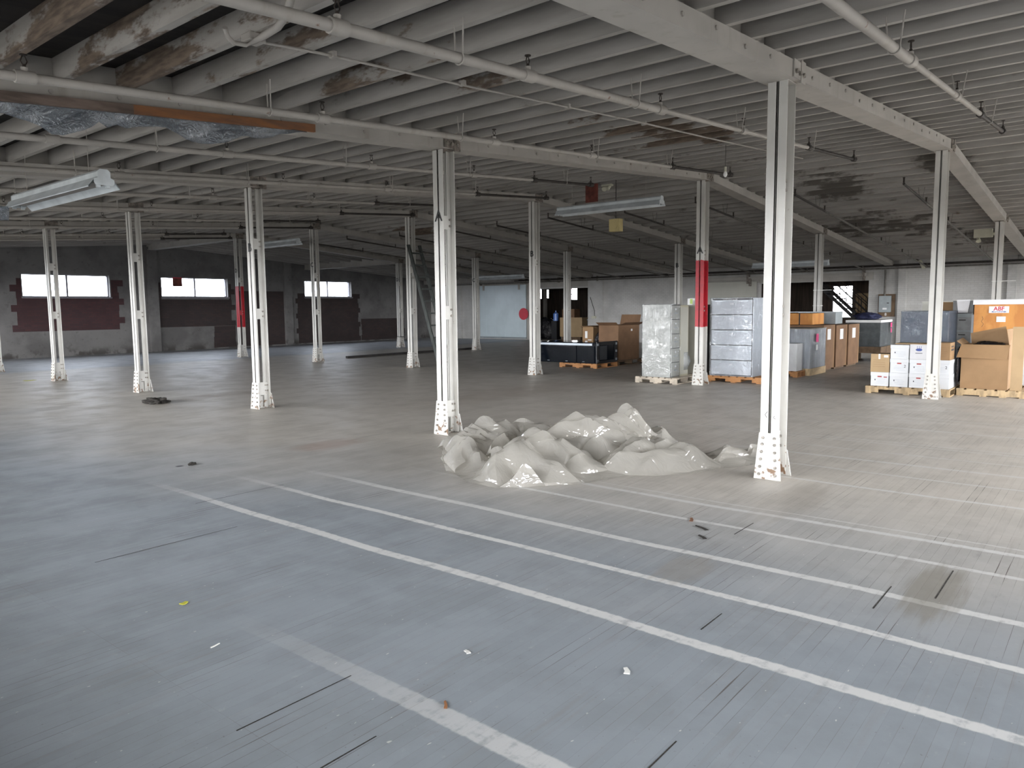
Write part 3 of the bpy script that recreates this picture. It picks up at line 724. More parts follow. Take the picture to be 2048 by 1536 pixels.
# exit speaker, emergency lights, red plate
rt = thing('speaker_box', 'square yellowed box hanging below the long fixture right of centre', 'speaker', (13.6, 8.32, 3.30), .0)
part('case', 'yellow_plastic', rt, (-.07, .07, -.13, .13, -.13, .13), bevel=.012)
b = MB(); b.cyl((-.071, 0, 0), (-.078, 0, 0), .085, 20); b.build('grille', 'yellow_plastic', rt)
b = MB(); b.cyl((0, 0, .13), (0, 0, zb(13.6) + BH - 3.30), .01, 6); b.build('drop_rod', 'dark_pipe', rt)
rt = thing('hanging_plate', 'dark rust red rectangular plate fixed under the joists, left of the long fixture', 'panel', (13.9, 9.15, 4.0))
part('plate', 'rust_plate', rt, (-.012, .012, -.19, .12, -.12, .26))
rt = thing('emergency_light', 'cream twin head emergency light under the joists, beside the dark red plate', 'light', (13.9, 8.72, 4.12))
part('bracket', 'cream_plastic', rt, (-.05, .05, -.12, .12, .05, .09))
for yy, a in ((-.07, .3), (.07, -.25)):
    b = MB(); b.cyl((0, yy, .05), (-.06, yy + a * .12, -.01), .028, 10, .055); b.build('lamp_head', 'cream_plastic', rt)
rt = thing('emergency_light', 'cream emergency light box with a lamp head, beside the far right column', 'light', (22.0, 2.86, 3.28))
part('case', 'cream_plastic', rt, (-.06, .06, -.2, .2, -.05, .16), bevel=.01)
b = MB(); b.cyl((-.02, .1, -.05), (-.09, .08, -.14), .03, 10, .06); b.build('lamp_head', 'cream_plastic', rt)
part('arm', 'cream_plastic', rt, (-.02, .02, -.31, -.19, .0, .06))
rt = thing('camera_lamp', 'cream flood lamp tilted on a bracket at the top of the end wall', 'lamp', (29.5, 5.6, 2.98))
b = MB(); b.hexa([(-.05, -.10, -.14), (.05, -.10, -.14), (.05, 0, -.16), (-.05, 0, -.16), (-.05, .05, .16), (.05, .05, .16), (.05, .13, .14), (-.05, .13, .14)]); b.build('case', 'cream_plastic', rt)
b = MB(); b.tube([(0, .05, .1), (.0, .3, .22), (.1, .5, .25), (.46, .5, .25)], .03, 6); b.build('bracket', 'dark_pipe', rt)
# electrical panel
rt = thing('breaker_box', 'grey electrical panel on a dark board on the end wall, right of the stairs', 'electrical panel', (X1 - .05, 6.82, 0))
part('backboard', 'dark_wood', rt, (-.03, .04, -.29, .27, 1.16, 1.98))
part('case', 'grey_metal', rt, (-.16, -.03, -.18, .22, 1.32, 1.92), bevel=.01)
part('door', 'grey_metal', rt, (-.17, -.16, -.15, .19, 1.35, 1.89)); part('nameplate', 'label_paper', rt, (-.175, -.17, -.06, .08, 1.42, 1.48)); part('latch', 'dark_steel', rt, (-.18, -.17, -.13, -.06, 1.64, 1.67))
text('number_plate', '8', .14, 'label_paper', rt, (-.035, .0, 1.24), FRONT, bold=.003)
b = MB(); b.cyl((-.06, .05, 1.92), (-.06, .05, 2.86), .035, 8); b.build('conduit', 'grey_pipe', rt)
b = MB(); b.cyl((29.8, 3.5, .0), (29.8, 3.5, 2.84), .05, 8); o = b.build('downpipe', 'grey_pipe'); tag(o, 'vertical grey pipe on the end wall behind the orange crate', 'pipe')
rt = thing('wall_switch', 'small white switch box with hanging cord on the wall right of the doorway', 'switch', (X1 - .05, 19.45, 1.15))
part('case', 'cream_plastic', rt, (-.16, -.09, -.12, .10, -.06, .06)); b = MB(); b.tube([(-.12, .2, .95), (-.14, .1, .7), (-.13, -.05, .3), (-.12, -.04, .06)], .012, 5); b.build('cord', 'dark_pipe', rt)

# ------------------------------------------------------------------ plank and torn film on the second beam
rt = thing('plank', 'long brown plank nailed along the second roof beam, orange toward its end', 'plank', (0, 6.565, 0))
def zs(x): return 3.17 + (x - 2.03) * (.249 / 2.79)
def slat(xa, xb, m, name, y0=-.03, y1=0, h=.078):
    b = MB(); b.hexa([(xa, y0, zs(xa)), (xb, y0, zs(xb)), (xb, y1, zs(xb)), (xa, y1, zs(xa)), (xa, y0, zs(xa) + h), (xb, y0, zs(xb) + h), (xb, y1, zs(xb) + h), (xa, y1, zs(xa) + h)]); b.build(name, m, rt)
slat(.2, 3.0, plain('greyed_plank', (.20, .15, .125), .85, .25, 5, .3, mul=(.5, 3, 3)), 'board'); slat(3.0, 4.83, 'plank_brown', 'board')
def ribbon(name, label, x0, x1, y, top, bot, n=60, rows=5, seed=1):
    """hanging torn film: top(x), bot(x) give its edges"""
    b = MB(); vs = []; fs = []
    for i in range(n + 1):
        x = x0 + (x1 - x0) * i / n; zt, z0 = top(x), bot(x)
        for k in range(rows + 1):
            u = k / rows; z = zt + (z0 - zt) * u
            yy = y + u * .05 * math.sin(x * 9 + seed) + .02 * noise.noise(Vector((x * 6, z * 8, seed)))
            vs.append((x, yy, z))
    for i in range(n):
        for k in range(rows): fs.append((i * (rows + 1) + k, (i + 1) * (rows + 1) + k, (i + 1) * (rows + 1) + k + 1, i * (rows + 1) + k + 1))
    b.add(vs, fs, True); o = b.build(name, 'torn_film'); o.modifiers.new('thickness', 'SOLIDIFY').thickness = .0015
    return tag(o, label, 'plastic film')
def fb(x):
    d = .10 + .05 * noise.noise(Vector((x * 2.3, 0, 3))) + .03 * noise.noise(Vector((x * 13, 1, 3)))
    if 2.2 < x < 2.7: d += .10 * math.sin((x - 2.2) / .5 * PI)
    if 3.3 < x < 4.0: d += .09 * math.sin((x - 3.3) / .7 * PI)
    if x > 4.2: d *= max(.15, (4.75 - x) / .55)
    return zs(x) - d
ribbon('plastic_film', 'torn translucent plastic film hanging in a strip below the brown plank', .3, 4.72, 6.55, lambda x: zs(x) + .01, fb)
ribbon('plastic_film', 'scrap of torn plastic film drooping at the left edge below the nearest fixture', 2.4, 3.2, 10.3, lambda x: 2.86, lambda x: 2.70 + .05 * noise.noise(Vector((x * 8, 2, 2))), 20, 3, 5)

# ------------------------------------------------------------------ crumpled vinyl sheet
def vinyl_heap():
    """crumpled sheet: hand placed peaks and hollows (x, y, height in metres), joined by flat panels with creases between"""
    P = [(5.60, 5.62, .14), (5.20, 5.10, .0), (5.04, 4.66, .0), (4.99, 4.28, .0), (5.26, 3.95, .0), (5.6, 3.76, .0), (6.10, 3.60, .0), (6.27, 3.37, .0), (6.53, 3.17, .0), (6.96, 3.03, .0), (7.41, 2.80, .0), (7.9, 2.72, .01),
         (8.05, 2.95, .0), (7.75, 3.25, .0), (7.5, 3.55, .0), (7.9, 3.85, .0), (8.15, 4.2, .0), (8.0, 4.55, .0), (7.6, 4.85, .0), (7.2, 5.2, .0), (6.9, 5.7, .0), (6.4, 6.0, .0), (5.95, 5.95, .0),
         (5.5, 5.35, .08), (6.1, 5.62, .26), (6.63, 5.42, .30), (5.95, 5.1, .22), (5.78, 4.98, .07), (5.63, 5.44, .20), (5.87, 4.56, .37), (5.45, 4.42, .30), (5.22, 4.46, .24), (5.15, 4.12, .19), (6.29, 4.70, .27),
         (6.68, 4.48, .42), (6.16, 4.3, .08), (6.74, 4.15, .12), (7.0, 4.35, .37), (7.25, 4.28, .25), (7.45, 4.30, .45), (7.62, 4.1, .12), (7.75, 4.35, .2), (6.62, 3.80, .27), (6.9, 3.56, .18), (6.78, 3.30, .15),
         (7.22, 3.15, .06), (7.77, 3.02, .10), (7.2, 3.4, .05), (6.35, 4.08, .04), (6.19, 3.74, .20), (6.03, 3.86, .04), (5.72, 4.06, .08), (5.5, 4.05, .17), (6.0, 4.1, .24), (6.4, 5.1, .08), (6.95, 4.95, .20), (7.3, 4.7, .06),
         (5.4, 4.8, .05), (6.9, 3.95, .08), (6.45, 3.5, .20), (7.05, 3.2, .13), (7.55, 2.98, .02), (6.0, 4.85, .10), (6.45, 4.35, .22), (5.62, 5.2, .24), (6.3, 5.3, .24), (5.3, 4.2, .07), (7.4, 3.2, .10), (6.55, 3.6, .06)]
    nb = 23
    ov, oe, of, iv, ie, if_ = geometry.delaunay_2d_cdt([Vector((p[0], p[1])) for p in P], [], [list(range(nb))], 1, 1e-4)
    H = [P[k[0]][2] if k else .0 for k in iv]
    import bmesh
    bm = bmesh.new(); vs = [bm.verts.new((v.x, v.y, H[i])) for i, v in enumerate(ov)]
    for f in of: bm.faces.new([vs[i] for i in f])
    bmesh.ops.subdivide_edges(bm, edges=bm.edges[:], cuts=9, use_grid_fill=True)
    bmesh.ops.triangulate(bm, faces=bm.faces[:])
    inner = [v for v in bm.verts if not v.is_boundary]
    for k in range(3): bmesh.ops.smooth_vert(bm, verts=inner, factor=.5, use_axis_x=False, use_axis_y=False, use_axis_z=True)
    Q = random.Random(5)
    waves = [(Q.uniform(0, PI), Q.uniform(1.2, 2.0), Q.uniform(0, 1), .055) for k in range(4)] + [(Q.uniform(0, PI), Q.uniform(2.8, 4.5), Q.uniform(0, 1), .042) for k in range(6)] + [(Q.uniform(0, PI), Q.uniform(6, 9), Q.uniform(0, 1), .014) for k in range(6)]
    for v in bm.verts:
        p = v.co.copy(); e = 0 if v.is_boundary else 1
        wx = noise.noise_vector(Vector((p.x * .9, p.y * .9, 5))) * .45
        h = 0
        for k, (a, fr, ph, am) in enumerate(waves):
            msk = max(0, min(1, .45 + 2.2 * noise.noise(Vector((p.x * 1.0 + k * 3.1, p.y * 1.0, k * 1.7)))))
            u = ((p.x + wx.x) * math.cos(a) + (p.y + wx.y) * math.sin(a)) * fr + ph
            h += am * (abs((u % 1) - .5) * 2 - .45) * msk
        amp = min(1, p.z / .12 + .10) * e
        v.co.z = max(0.004, p.z * 1.05 + amp * h)
        q = noise.noise_vector(Vector((p.x * 3, p.y * 3, 1)))
        v.co.x += q.x * .07 * e * min(1, p.z / .15); v.co.y += q.y * .07 * e * min(1, p.z / .15)
        if v.is_boundary: v.co.x += q.x * .07; v.co.y += q.y * .07
    # loose flaps with free edges standing on the heap: base start, base end, tip (x, y, z each), curl
    flaps = [((5.15, 4.95, .02), (5.45, 5.45, .05), (5.35, 5.35, .27), .10), ((5.10, 4.35, .03), (5.62, 4.30, .10), (5.25, 4.50, .30), -.10), ((5.5, 4.6, .15), (6.1, 4.35, .12), (5.75, 4.42, .42), .08),
             ((5.9, 5.4, .12), (6.5, 5.2, .15), (6.15, 5.45, .37), -.12), ((6.3, 4.85, .16), (6.95, 4.45, .2), (6.75, 4.75, .46), .10), ((6.2, 4.1, .05), (6.75, 3.85, .1), (6.35, 4.15, .28), -.09),
             ((6.9, 4.55, .2), (7.3, 4.05, .15), (7.1, 4.35, .44), .08), ((7.2, 4.5, .15), (7.6, 4.1, .1), (7.52, 4.42, .50), -.10), ((7.5, 4.6, .05), (7.95, 4.25, .02), (7.75, 4.4, .26), .08),
             ((6.6, 3.6, .08), (7.1, 3.3, .08), (6.8, 3.62, .25), -.06), ((7.1, 3.2, .03), (7.6, 3.0, .03), (7.3, 3.22, .17), .05), ((7.55, 3.05, .02), (7.95, 2.95, .01), (7.75, 3.12, .15), .04),
             ((5.65, 3.95, .04), (6.1, 3.75, .03), (5.85, 4.0, .22), -.06), ((5.55, 4.95, .08), (6.0, 4.9, .1), (5.7, 5.05, .33), .08), ((6.5, 5.5, .1), (6.9, 5.1, .1), (6.7, 5.35, .31), -.08)]
    for a_, b_, c_, cu in flaps:
        a_, b_, c_ = Vector(a_), Vector(b_), Vector(c_); N1, N2 = 14, 10; g = []
        nrm = (b_ - a_).cross(Vector((0, 0, 1))).normalized()
        for jj in range(N2 + 1):
            v_ = jj / N2; row = []
            for ii in range(N1 + 1):
                u_ = ii / N1; bp = a_.lerp(b_, u_); w_ = (1 - abs(2 * u_ - 1) ** 1.6)
                tip = c_.lerp(bp + Vector((0, 0, c_.z * .75)), .55)
                q = bp.lerp(tip, v_ * (.35 + .65 * w_)) + nrm * (cu * v_ * v_ * 1.6 + .035 * math.sin(u_ * 9 + cu * 40) * v_)
                q += noise.noise_vector(q * 5) * .03 * v_; q.z = max(q.z, .006)
                row.append(bm.verts.new(q))
            g.append(row)
        for jj in range(N2):
            for ii in range(N1): bm.faces.new((g[jj][ii], g[jj][ii + 1], g[jj + 1][ii + 1], g[jj + 1][ii]))
    me = bpy.data.meshes.new('plastic_sheet'); bm.to_mesh(me); bm.free()
    for p in me.polygons: p.use_smooth = True
    me.set_sharp_from_angle(angle=math.radians(22))
    me.materials.append(M['vinyl'])
    o = bpy.data.objects.new('plastic_sheet', me); COL.objects.link(o)
    return tag(o, 'big crumpled heap of clear vinyl sheeting lying on the floor between two columns', 'plastic sheet')
vinyl_heap()

# ------------------------------------------------------------------ pallets
def pallet(x0, x1, y0, y1, label, m='pallet', h=.13, notch=True, nb=7):
    rt = thing('pallet', label, 'pallet', (x0, y0, 0)); W, D = x1 - x0, y1 - y0
    t = .018; bw = (D - .02 * (nb - 1)) / nb * .86; st = (D - bw) / (nb - 1)
    for k in range(nb): part('deck_board', m, rt, (0, W, k * st, k * st + bw, h - t, h))
    for xx in (0, W / 2 - .02, W - .04):
        if notch:
            b = MB(); z0, z1, zn = t, h - t, .075
            ys = [0, D * .16, D * .36, D * .64, D * .84, D]
            for a, c, lo in ((ys[0], ys[1], z0), (ys[1], ys[2], zn), (ys[2], ys[3], z0), (ys[3], ys[4], zn), (ys[4], ys[5], z0)): b.box(xx, xx + .04, a, c, lo, z1)
            b.build('stringer', m, rt)
        else: part('stringer', m, rt, (xx, xx + .04, 0, D, t, h - t))
    for yy in (0, D * .28, D * .56, D - .1) if not notch else (0, D / 2 - .05, D - .1): part('base_board', m, rt, (0, W, yy, yy + .1, 0, t))
    return rt
pallet(14.0, 15.0, 7.10, 8.07, 'weathered grey wooden pallet under the wrapped cream cabinets', 'pallet_grey')
pallet(15.02, 16.2, 5.72, 6.92, 'orange wooden pallet under the wrapped white lateral cabinet', 'pallet_orange')
pallet(15.1, 16.1, 6.98, 7.85, 'pallet behind the red banded column, under the tan cabinet', 'pallet_grey')
pallet(16.55, 17.6, 10.7, 11.9, 'orange pallet under the right end of the black glossy case', 'pallet_orange')
pallet(17.75, 19.2, 10.75, 12.2, 'dark pallet under the big brown carton behind the black case', 'dark_wood')
pallet(14.6, 15.75, 2.27, 3.62, 'tan pallet under the stacked white file boxes')
pallet(15.05, 16.25, 1.22, 2.24, 'new wood pallet under the big open carton at the right edge', 'pallet', .125, False)
pallet(16.85, 17.38, 5.6, 6.6, 'orange pallet under the white carton, right behind the nearest column', 'pallet_orange')

# ------------------------------------------------------------------ wrapped cabinets
def wrapshell(rt, x0, x1, y0, y1, z0, z1, m='wrap', e=.010):
    b = MB(); b.box(x0 - e, x1 + e, y0 - e, y1 + e, z0, z1 + e, bev=.006)
    return b.build('plastic_wrap', m, rt)
# cream vertical file cabinets: broad side toward camera, drawer fronts toward -y
rt = thing('filing_cabinet', 'cream five drawer filing cabinet in clear wrap, its plain side facing the camera', 'filing cabinet', (14.06, 7.26, .13))
part('body', 'cream_metal', rt, (0, .38, .02, .68, 0, 1.52), bevel=.006); part('front_recess', 'dark_steel', rt, (.006, .374, .012, .021, .01, 1.515))
for k in range(5):
    z = .02 + k * .298
    dr = part('drawer', 'cream_metal', rt, (.012, .368, 0, .03, z, z + .285), bevel=.004)
    part('handle', 'steel_trim', dr, (.13, .25, -.018, 0, z + .12, z + .135)); part('label_holder', 'label_paper', dr, (.16, .22, -.006, 0, z + .19, z + .225))
wrapshell(rt, 0, .38, 0, .68, 0, 1.52)
rt = thing('filing_cabinet', 'yellowish cream filing cabinet just behind the wrapped cream one, in the same pallet load', 'filing cabinet', (14.46, 7.27, .13))
part('body', plain('yellowed_enamel', (.46, .43, .32), .45, .08, 3), rt, (0, .40, .0, .68, 0, 1.50), bevel=.006)
part('rear_panel', 'cream_metal', rt, (.03, .37, -.006, .0, .04, 1.46))
b = MB(); vs = []
for i in range(9):
    for k in range(9):
        u, v = i / 8, k / 8; vs.append((.18 + .2 * u, -.01 - .09 * math.sin(u * PI) * math.sin(v * PI) * (1 + .5 * noise.noise(Vector((u * 5, v * 5, 0)))), .12 + .38 * v))
b.add(vs, [(i * 9 + k, (i + 1) * 9 + k, (i + 1) * 9 + k + 1, i * 9 + k + 1) for i in range(8) for k in range(8)], True); b.build('loose_wrap', 'wrap_heavy', rt)
rt = thing('storage_cabinet', 'tan cabinet standing behind the red banded column', 'cabinet', (15.22, 7.02, .13))
part('body', 'tan_metal', rt, (0, .55, 0, .75, 0, 1.51), bevel=.006); part('edge_strip', 'dark_steel', rt, (-.012, .06, -.03, .0, 0, 1.51)); part('door', 'tan_metal', rt, (-.015, 0, .03, .73, .04, 1.47))
rt = thing('sticker_box', 'small pale green card box on top of the tan cabinet, left of the red band', 'box', (15.35, 7.42, 1.64))
part('body', 'label_paper', rt, (0, .12, 0, .12, 0, .14)); part('sticker', 'green_paper', rt, (-.003, 0, 0, .06, .02, .13))
rt = thing('lateral_cabinet', 'white five drawer lateral cabinet wrapped in clear film, right of the red banded column', 'filing cabinet', (15.06, 5.93, .13))
part('body', 'white_metal', rt, (.02, .56, 0, .93, 0, 1.64), bevel=.006); part('front_recess', 'dark_steel', rt, (.012, .021, .012, .918, .012, 1.63))
for k in range(5):
    z = .03 + k * .318
    dr = part('drawer', 'white_metal', rt, (0, .03, .025, .905, z, z + .30), bevel=.005)
    part('handle', 'steel_trim', dr, (-.012, 0, .10, .83, z + .268, z + .282)); part('label_holder', 'label_paper', dr, (-.006, 0, .42, .5, z + .2, z + .23))
wrapshell(rt, 0, .56, 0, .93, 0, 1.64)

# black glossy case
rt = thing('display_case', 'low black glossy case lying on its side on an orange pallet', 'appliance', (16.5, 10.68, .13))
part('body', 'black_gloss', rt, (0, 1.02, 0, 1.86, 0, .56), bevel=.012)
part('front_trim', 'steel_trim', rt, (-.012, 0, .12, 1.84, .475, .53)); part('front_door', 'black_gloss', rt, (-.02, 0, .62, 1.84, .02, .46)); part('front_door', 'black_gloss', rt, (-.02, 0, .05, .60, .02, .46))
part('end_frame', 'black_plastic', rt, (.0, 1.02, -.02, 0, .48, .57), (.0, .12, -.02, 0, .0, .48), (.9, 1.02, -.02, 0, 0, .48), (.12, .9, -.02, 0, 0, .07))
part('end_panel', plain('dark_grey_sheet', (.035, .038, .045), .35), rt, (.16, .5, -.018, 0, .09, .46))
for x, z in ((.05, .07), (.05, .50), (.96, .08), (.96, .3), (.96, .5)): part('corner_clip', 'steel_trim', rt, (x - .035, x + .035, -.03, -.02, z - .03, z + .03))
for y in (.35, .9, 1.5): part('badge', 'steel_trim', rt, (-.024, -.02, y, y + .07, .045, .053))
for x in (.0, 1.0): part('foot', 'black_plastic', rt, (x, x + .04, -.04, -.02, .05, .09))

# brown cartons behind it
def open_carton(x0, y0, x1, y1, z0, z1, label, m='carton', flaps=()):
    rt = thing('carton', label, 'cardboard box', (x0, y0, z0)); W, D, Hh = x1 - x0, y1 - y0, z1 - z0; t = .008
    part('body', m, rt, (0, W, 0, t, 0, Hh), (0, W, D - t, D, 0, Hh), (0, t, t, D - t, 0, Hh), (W - t, W, t, D - t, 0, Hh), (t, W - t, t, D - t, 0, t))
    for side, ln, ang in flaps:    # ang: 0 = straight up, 90 = flat outwards, 170 = folded down outside
        a = math.radians(ang); b = MB(); dz = math.cos(a) * ln; do = math.sin(a) * ln
        if side == '-x': b.prism([(0, 0, Hh), (0, D, Hh), (-do, D + .01, Hh + dz), (-do, -.01, Hh + dz)], (t, 0, t))
        if side == '+x': b.prism([(W, 0, Hh), (W, D, Hh), (W + do, D, Hh + dz), (W + do, 0, Hh + dz)], (-t, 0, t))
        if side == '-y': b.prism([(0, 0, Hh), (W, 0, Hh), (W, -do, Hh + dz), (0, -do, Hh + dz)], (0, t, t))
        if side == '+y': b.prism([(0, D, Hh), (W, D, Hh), (W, D + do, Hh + dz), (0, D + do, Hh + dz)], (0, -t, t))
        b.build('flap', m, rt)
    return rt
def lump(name, label, cat, c, r, m, seed=1, amp=.25, parent=None, flat=0):
    import bmesh
    bm = bmesh.new(); bmesh.ops.create_icosphere(bm, subdivisions=4, radius=1)
    for v in bm.verts:
        p = v.co.copy(); q = 1 + amp * noise.noise(p * 1.7 + Vector((seed, 0, 0))) + amp * .6 * (1 - abs(noise.noise(p * 4 + Vector((0, seed, 0)))) * 2)
        v.co = Vector((p.x * r[0] * q, p.y * r[1] * q, p.z * r[2] * q))
        if flat is not None and v.co.z < -r[2] * .8 + flat: v.co.z = -r[2] * .8 + flat
    me = bpy.data.meshes.new(name); bm.to_mesh(me); bm.free()
    for f in me.polygons: f.use_smooth = True
    me.materials.append(M[m]); o = bpy.data.objects.new(name, me); COL.objects.link(o); o.location = c
    if parent: o.parent = parent
    else: tag(o, label, cat)
    return o
rt = open_carton(17.9, 10.86, 19.05, 11.50, .13, 1.10, 'big open brown carton behind the black case, left of the cream cabinet', 'carton_dark', (('-x', .16, 60), ('-y', .22, 70), ('+x', .3, 20), ('+y', .15, 95)))
part('sticker', 'label_paper', rt, (.68, .76, -.004, 0, .80, .86))
rt = open_carton(18.0, 11.75, 18.9, 12.12, .13, 1.05, 'open brown carton with a black bag beside it, left behind the black case', 'carton', (('-x', .1, 80), ('+y', .1, 80), ('-y', .12, 100)))
part('sticker', 'label_paper', rt, (-.004, 0, .2, .28, .60, .80)); part('sticker', 'label_paper', rt, (-.004, 0, .06, .18, .48, .56))
lump('plastic_bag', 'black crumpled bag bulging between the two brown cartons behind the black case', 'bag', (18.2, 11.625, .56), (.26, .085, .40), 'black_bag', 3, .18)

# wrapped grey box and what stands around it
rt = thing('wrapped_crate', 'grey topped load wrapped in wrinkled film with a pink tag, right behind the nearest column', 'wrapped load', (17.4, 5.50, 0))
part('base', 'pallet', rt, (0, 1.15, 0, 1.2, 0, .04), (.0, 1.15, 0, .1, .04, .10), (0, 1.15, .55, .65, .04, .10), (0, 1.15, 1.1, 1.2, .04, .10), (0, 1.15, 0, 1.2, .10, .16))
part('body', plain('silver_cover', (.46, .49, .52), .4, .15, 8, mul=(3, 3, .3)), rt, (.02, 1.13, .02, 1.18, .16, 1.06)); part('top_sheet', plain('dusty_top_card', (.33, .31, .27), .85), rt, (0, 1.15, 0, 1.2, 1.06, 1.075))
wrapshell(rt, .02, 1.13, .02, 1.18, .14, 1.055, 'wrap_heavy')
part('tag', 'pink', rt, (.28, .44, -.035, -.028, .76, .95)); part('label', 'label_paper', rt, (.30, .40, -.034, -.028, .58, .70))
rt = thing('carton', 'plain white carton on an orange pallet, half hidden by the nearest column', 'cardboard box', (16.95, 5.66, .13))
part('body', plain('off_white_card', (.60, .61, .62), .6, .05), rt, (0, .42, 0, .75, 0, .62), bevel=.006)
xs = 18.66
for k, lab in enumerate(('first of three tall brown cartons in a row behind the wrapped grey load', 'middle one of three tall brown cartons in a row, with a long white label', 'last and farthest of three tall brown cartons, beside the dark wrapped load')):
    w = (.88, .92, .98)[k]; hh = (1.12, 1.10, 1.10)[k]
    rt = thing('tall_carton', lab, 'cardboard box', (xs, 5.60 - .03 * k, 0), 0, 'tall brown cartons in a row')
    part('body', 'carton_dark', rt, (0, w, 0, .9, .05, hh), bevel=.008); part('skid', 'dark_wood', rt, (.05, w - .05, .05, .85, 0, .05))
    part('label', 'label_paper', rt, (w * .32, w * .62, -.004, 0, hh - .36, hh - .1)); part('edge_tape', 'carton', rt, (w - .09, w - .02, -.003, 0, .05, hh))
    xs += w + .04
rt = thing('carton', 'orange brown flat carton lying on top of the cartons behind the wrapped grey load', 'cardboard box', (18.9, 5.95, 1.125))
part('body', 'plywood', rt, (0, .9, 0, .95, 0, .28), bevel=.006); part('tape', 'dark_steel', rt, (-.002, 0, .3, .33, .0, .28))
rt = thing('metal_hood', 'grey sheet metal hood standing on the row of tall brown cartons', 'appliance', (20.1, 5.75, 1.12))
part('body', 'grey_metal', rt, (0, .6, 0, .95, 0, .30), bevel=.008); part('top_flange', 'steel_trim', rt, (-.03, .62, -.02, 1.2, .30, .315))
rt = thing('wrapped_crate', 'dark load in cloudy film with pink tags, standing high on timber skids', 'wrapped load', (22.7, 5.28, 0))
part('skid', 'dark_wood', rt, (0, 1.3, 0, .12, 0, .24), (0, 1.3, .82, .94, 0, .24)); part('skid_deck', 'dark_wood', rt, (-.03, 1.33, -.02, .96, .24, .42))
part('body', plain('dark_machine_paint', (.07, .085, .085), .5, .2), rt, (.02, 1.28, .02, .92, .42, 1.10)); part('top_pad', 'label_paper', rt, (0, 1.3, 0, .94, 1.10, 1.17))
wrapshell(rt, .02, 1.28, .02, .92, .42, 1.10, 'wrap_dark')
part('tag', 'pink', rt, (.95, 1.1, -.04, -.03, .95, 1.08)); part('tag', 'pink', rt, (.98, 1.08, -.04, -.03, .80, .92))
lump('moving_blanket', 'dark navy cloth heaped on top of the dark wrapped load', 'cloth', (23.1, 5.75, 1.262), (.36, .30, .11), 'blue_cloth', 8, .3)

# ------------------------------------------------------------------ file boxes
def file_box(x, y, z, label, red=True, red2=False, dot=True, lines=True, seed=0, two=False, w=.305, d=.40, h=.25):
    rt = thing('file_box', label, 'box', (x, y, z), 0, 'white file boxes on the pallet')
    part('body', 'white_card', rt, (.008, d - .008, .006, w - .006, 0, h - .02))
    part('lid', 'white_card', rt, (0, d, 0, w, h - .065, h), bevel=.004)
    r = random.Random(seed)
    if red: part('hand_hole_print', 'red_print', rt, (.0055, .008, w / 2 - .035, w / 2 + .035, h - .09, h - .068))
    if red2: part('red_stamp', 'red_print', rt, (.0055, .008, .03, .085, h - .095, h - .078))
    if dot: part('round_mark', 'ink', rt, (.0055, .008, w - .085, w - .07, h - .15, h - .125))
    if lines:
        b = MB()
        for k in range(4): b.box(.0058, .008, .05 + r.uniform(0, .03), w - .1 + r.uniform(-.04, .04), h - .125 - k * .026, h - .1225 - k * .026)
        b.build('printed_lines', 'grey_print', rt)
    if two: text('handwritten_number', '2', .07, 'ink', rt, (.0055, .06, h - .13), FRONT)
    return rt
bx = 14.66; ZP = .131; yc = [3.25, 2.935, 2.62, 2.29]
file_box(bx, yc[0], ZP, 'white file box at the bottom left of the stack, under the brown carton', True, True, seed=1)
file_box(bx, yc[1], ZP, 'white file box, lowest of the second stack from the left on the pallet', False, seed=2)
file_box(bx, yc[2], ZP, 'white file box at the bottom, just left of the column foot', True, seed=3)
file_box(bx, yc[3], ZP, 'white file box at the bottom right, right of the column foot', False, dot=False, lines=False, seed=4)
file_box(bx, yc[1], ZP + .251, 'white file box in the middle of the second stack, with the handwritten 2', True, dot=False, seed=5, two=True)
file_box(bx, yc[2], ZP + .251, 'white file box in the third stack, right under the box with the blue oval', True, seed=6)
file_box(bx, yc[3], ZP + .251, 'white file box on the right, directly under the brown printed carton', False, seed=7, two=True)
file_box(bx, yc[1], ZP + .502, 'white file box topmost on the second stack, left of the blue oval box', False, seed=8)
for k, y in enumerate(yc[1:]):
    file_box(bx + .41, y, ZP, 'white file box in the rear row of the pallet, hidden low behind stack %s' % ('two', 'three', 'four')[k], False, dot=False, lines=False)
    file_box(bx + .41, y, ZP + .251, 'white file box in the rear row of the pallet, second layer behind stack %s' % ('two', 'three', 'four')[k], False, dot=False, lines=False)
rt = thing('carton', 'brown carton on the lowest left file box, with a white sticker', 'cardboard box', (bx, 3.25, ZP + .251))
part('body', 'carton_light', rt, (0, .4, 0, .31, 0, .33), bevel=.004); part('sticker', 'label_paper', rt, (-.003, 0, .02, .09, .27, .31)); part('tape', 'label_paper', rt, (-.002, 0, .15, .18, .24, .33))
b = MB()
for k in range(4): b.box(-.002, 0, .07, .27, .1 + k * .04, .103 + k * .04)
b.build('printed_lines', 'carton_dark', rt)
rt = thing('carton', 'white carton printed with a blue oval mark, behind the column', 'box', (bx, 2.615, ZP + .502))
part('body', plain('pale_grey_card', (.62, .62, .64), .6, .03), rt, (0, .4, 0, .31, 0, .262), bevel=.004)
b = MB(); b.v = []; n_ = 24; b.add([(-.002, .165 + .052 * math.cos(2 * PI * k / n_), .17 + .024 * math.sin(2 * PI * k / n_)) for k in range(n_)], [tuple(range(n_))])
for k in (-1, 0, 1): b.box(-.002, 0, .160 + k * .03, .166 + k * .03, .19, .235)
b.build('oval_mark', 'blue_print', rt)
part('printed_word', 'ink', rt, (-.002, 0, .11, .22, .105, .115))
rt = thing('carton', 'brown printed carton on top of the right hand file boxes, right of the column', 'cardboard box', (bx, 2.30, ZP + .502))
part('body', 'carton', rt, (0, .42, 0, .30, 0, .30), bevel=.004)
b = MB()
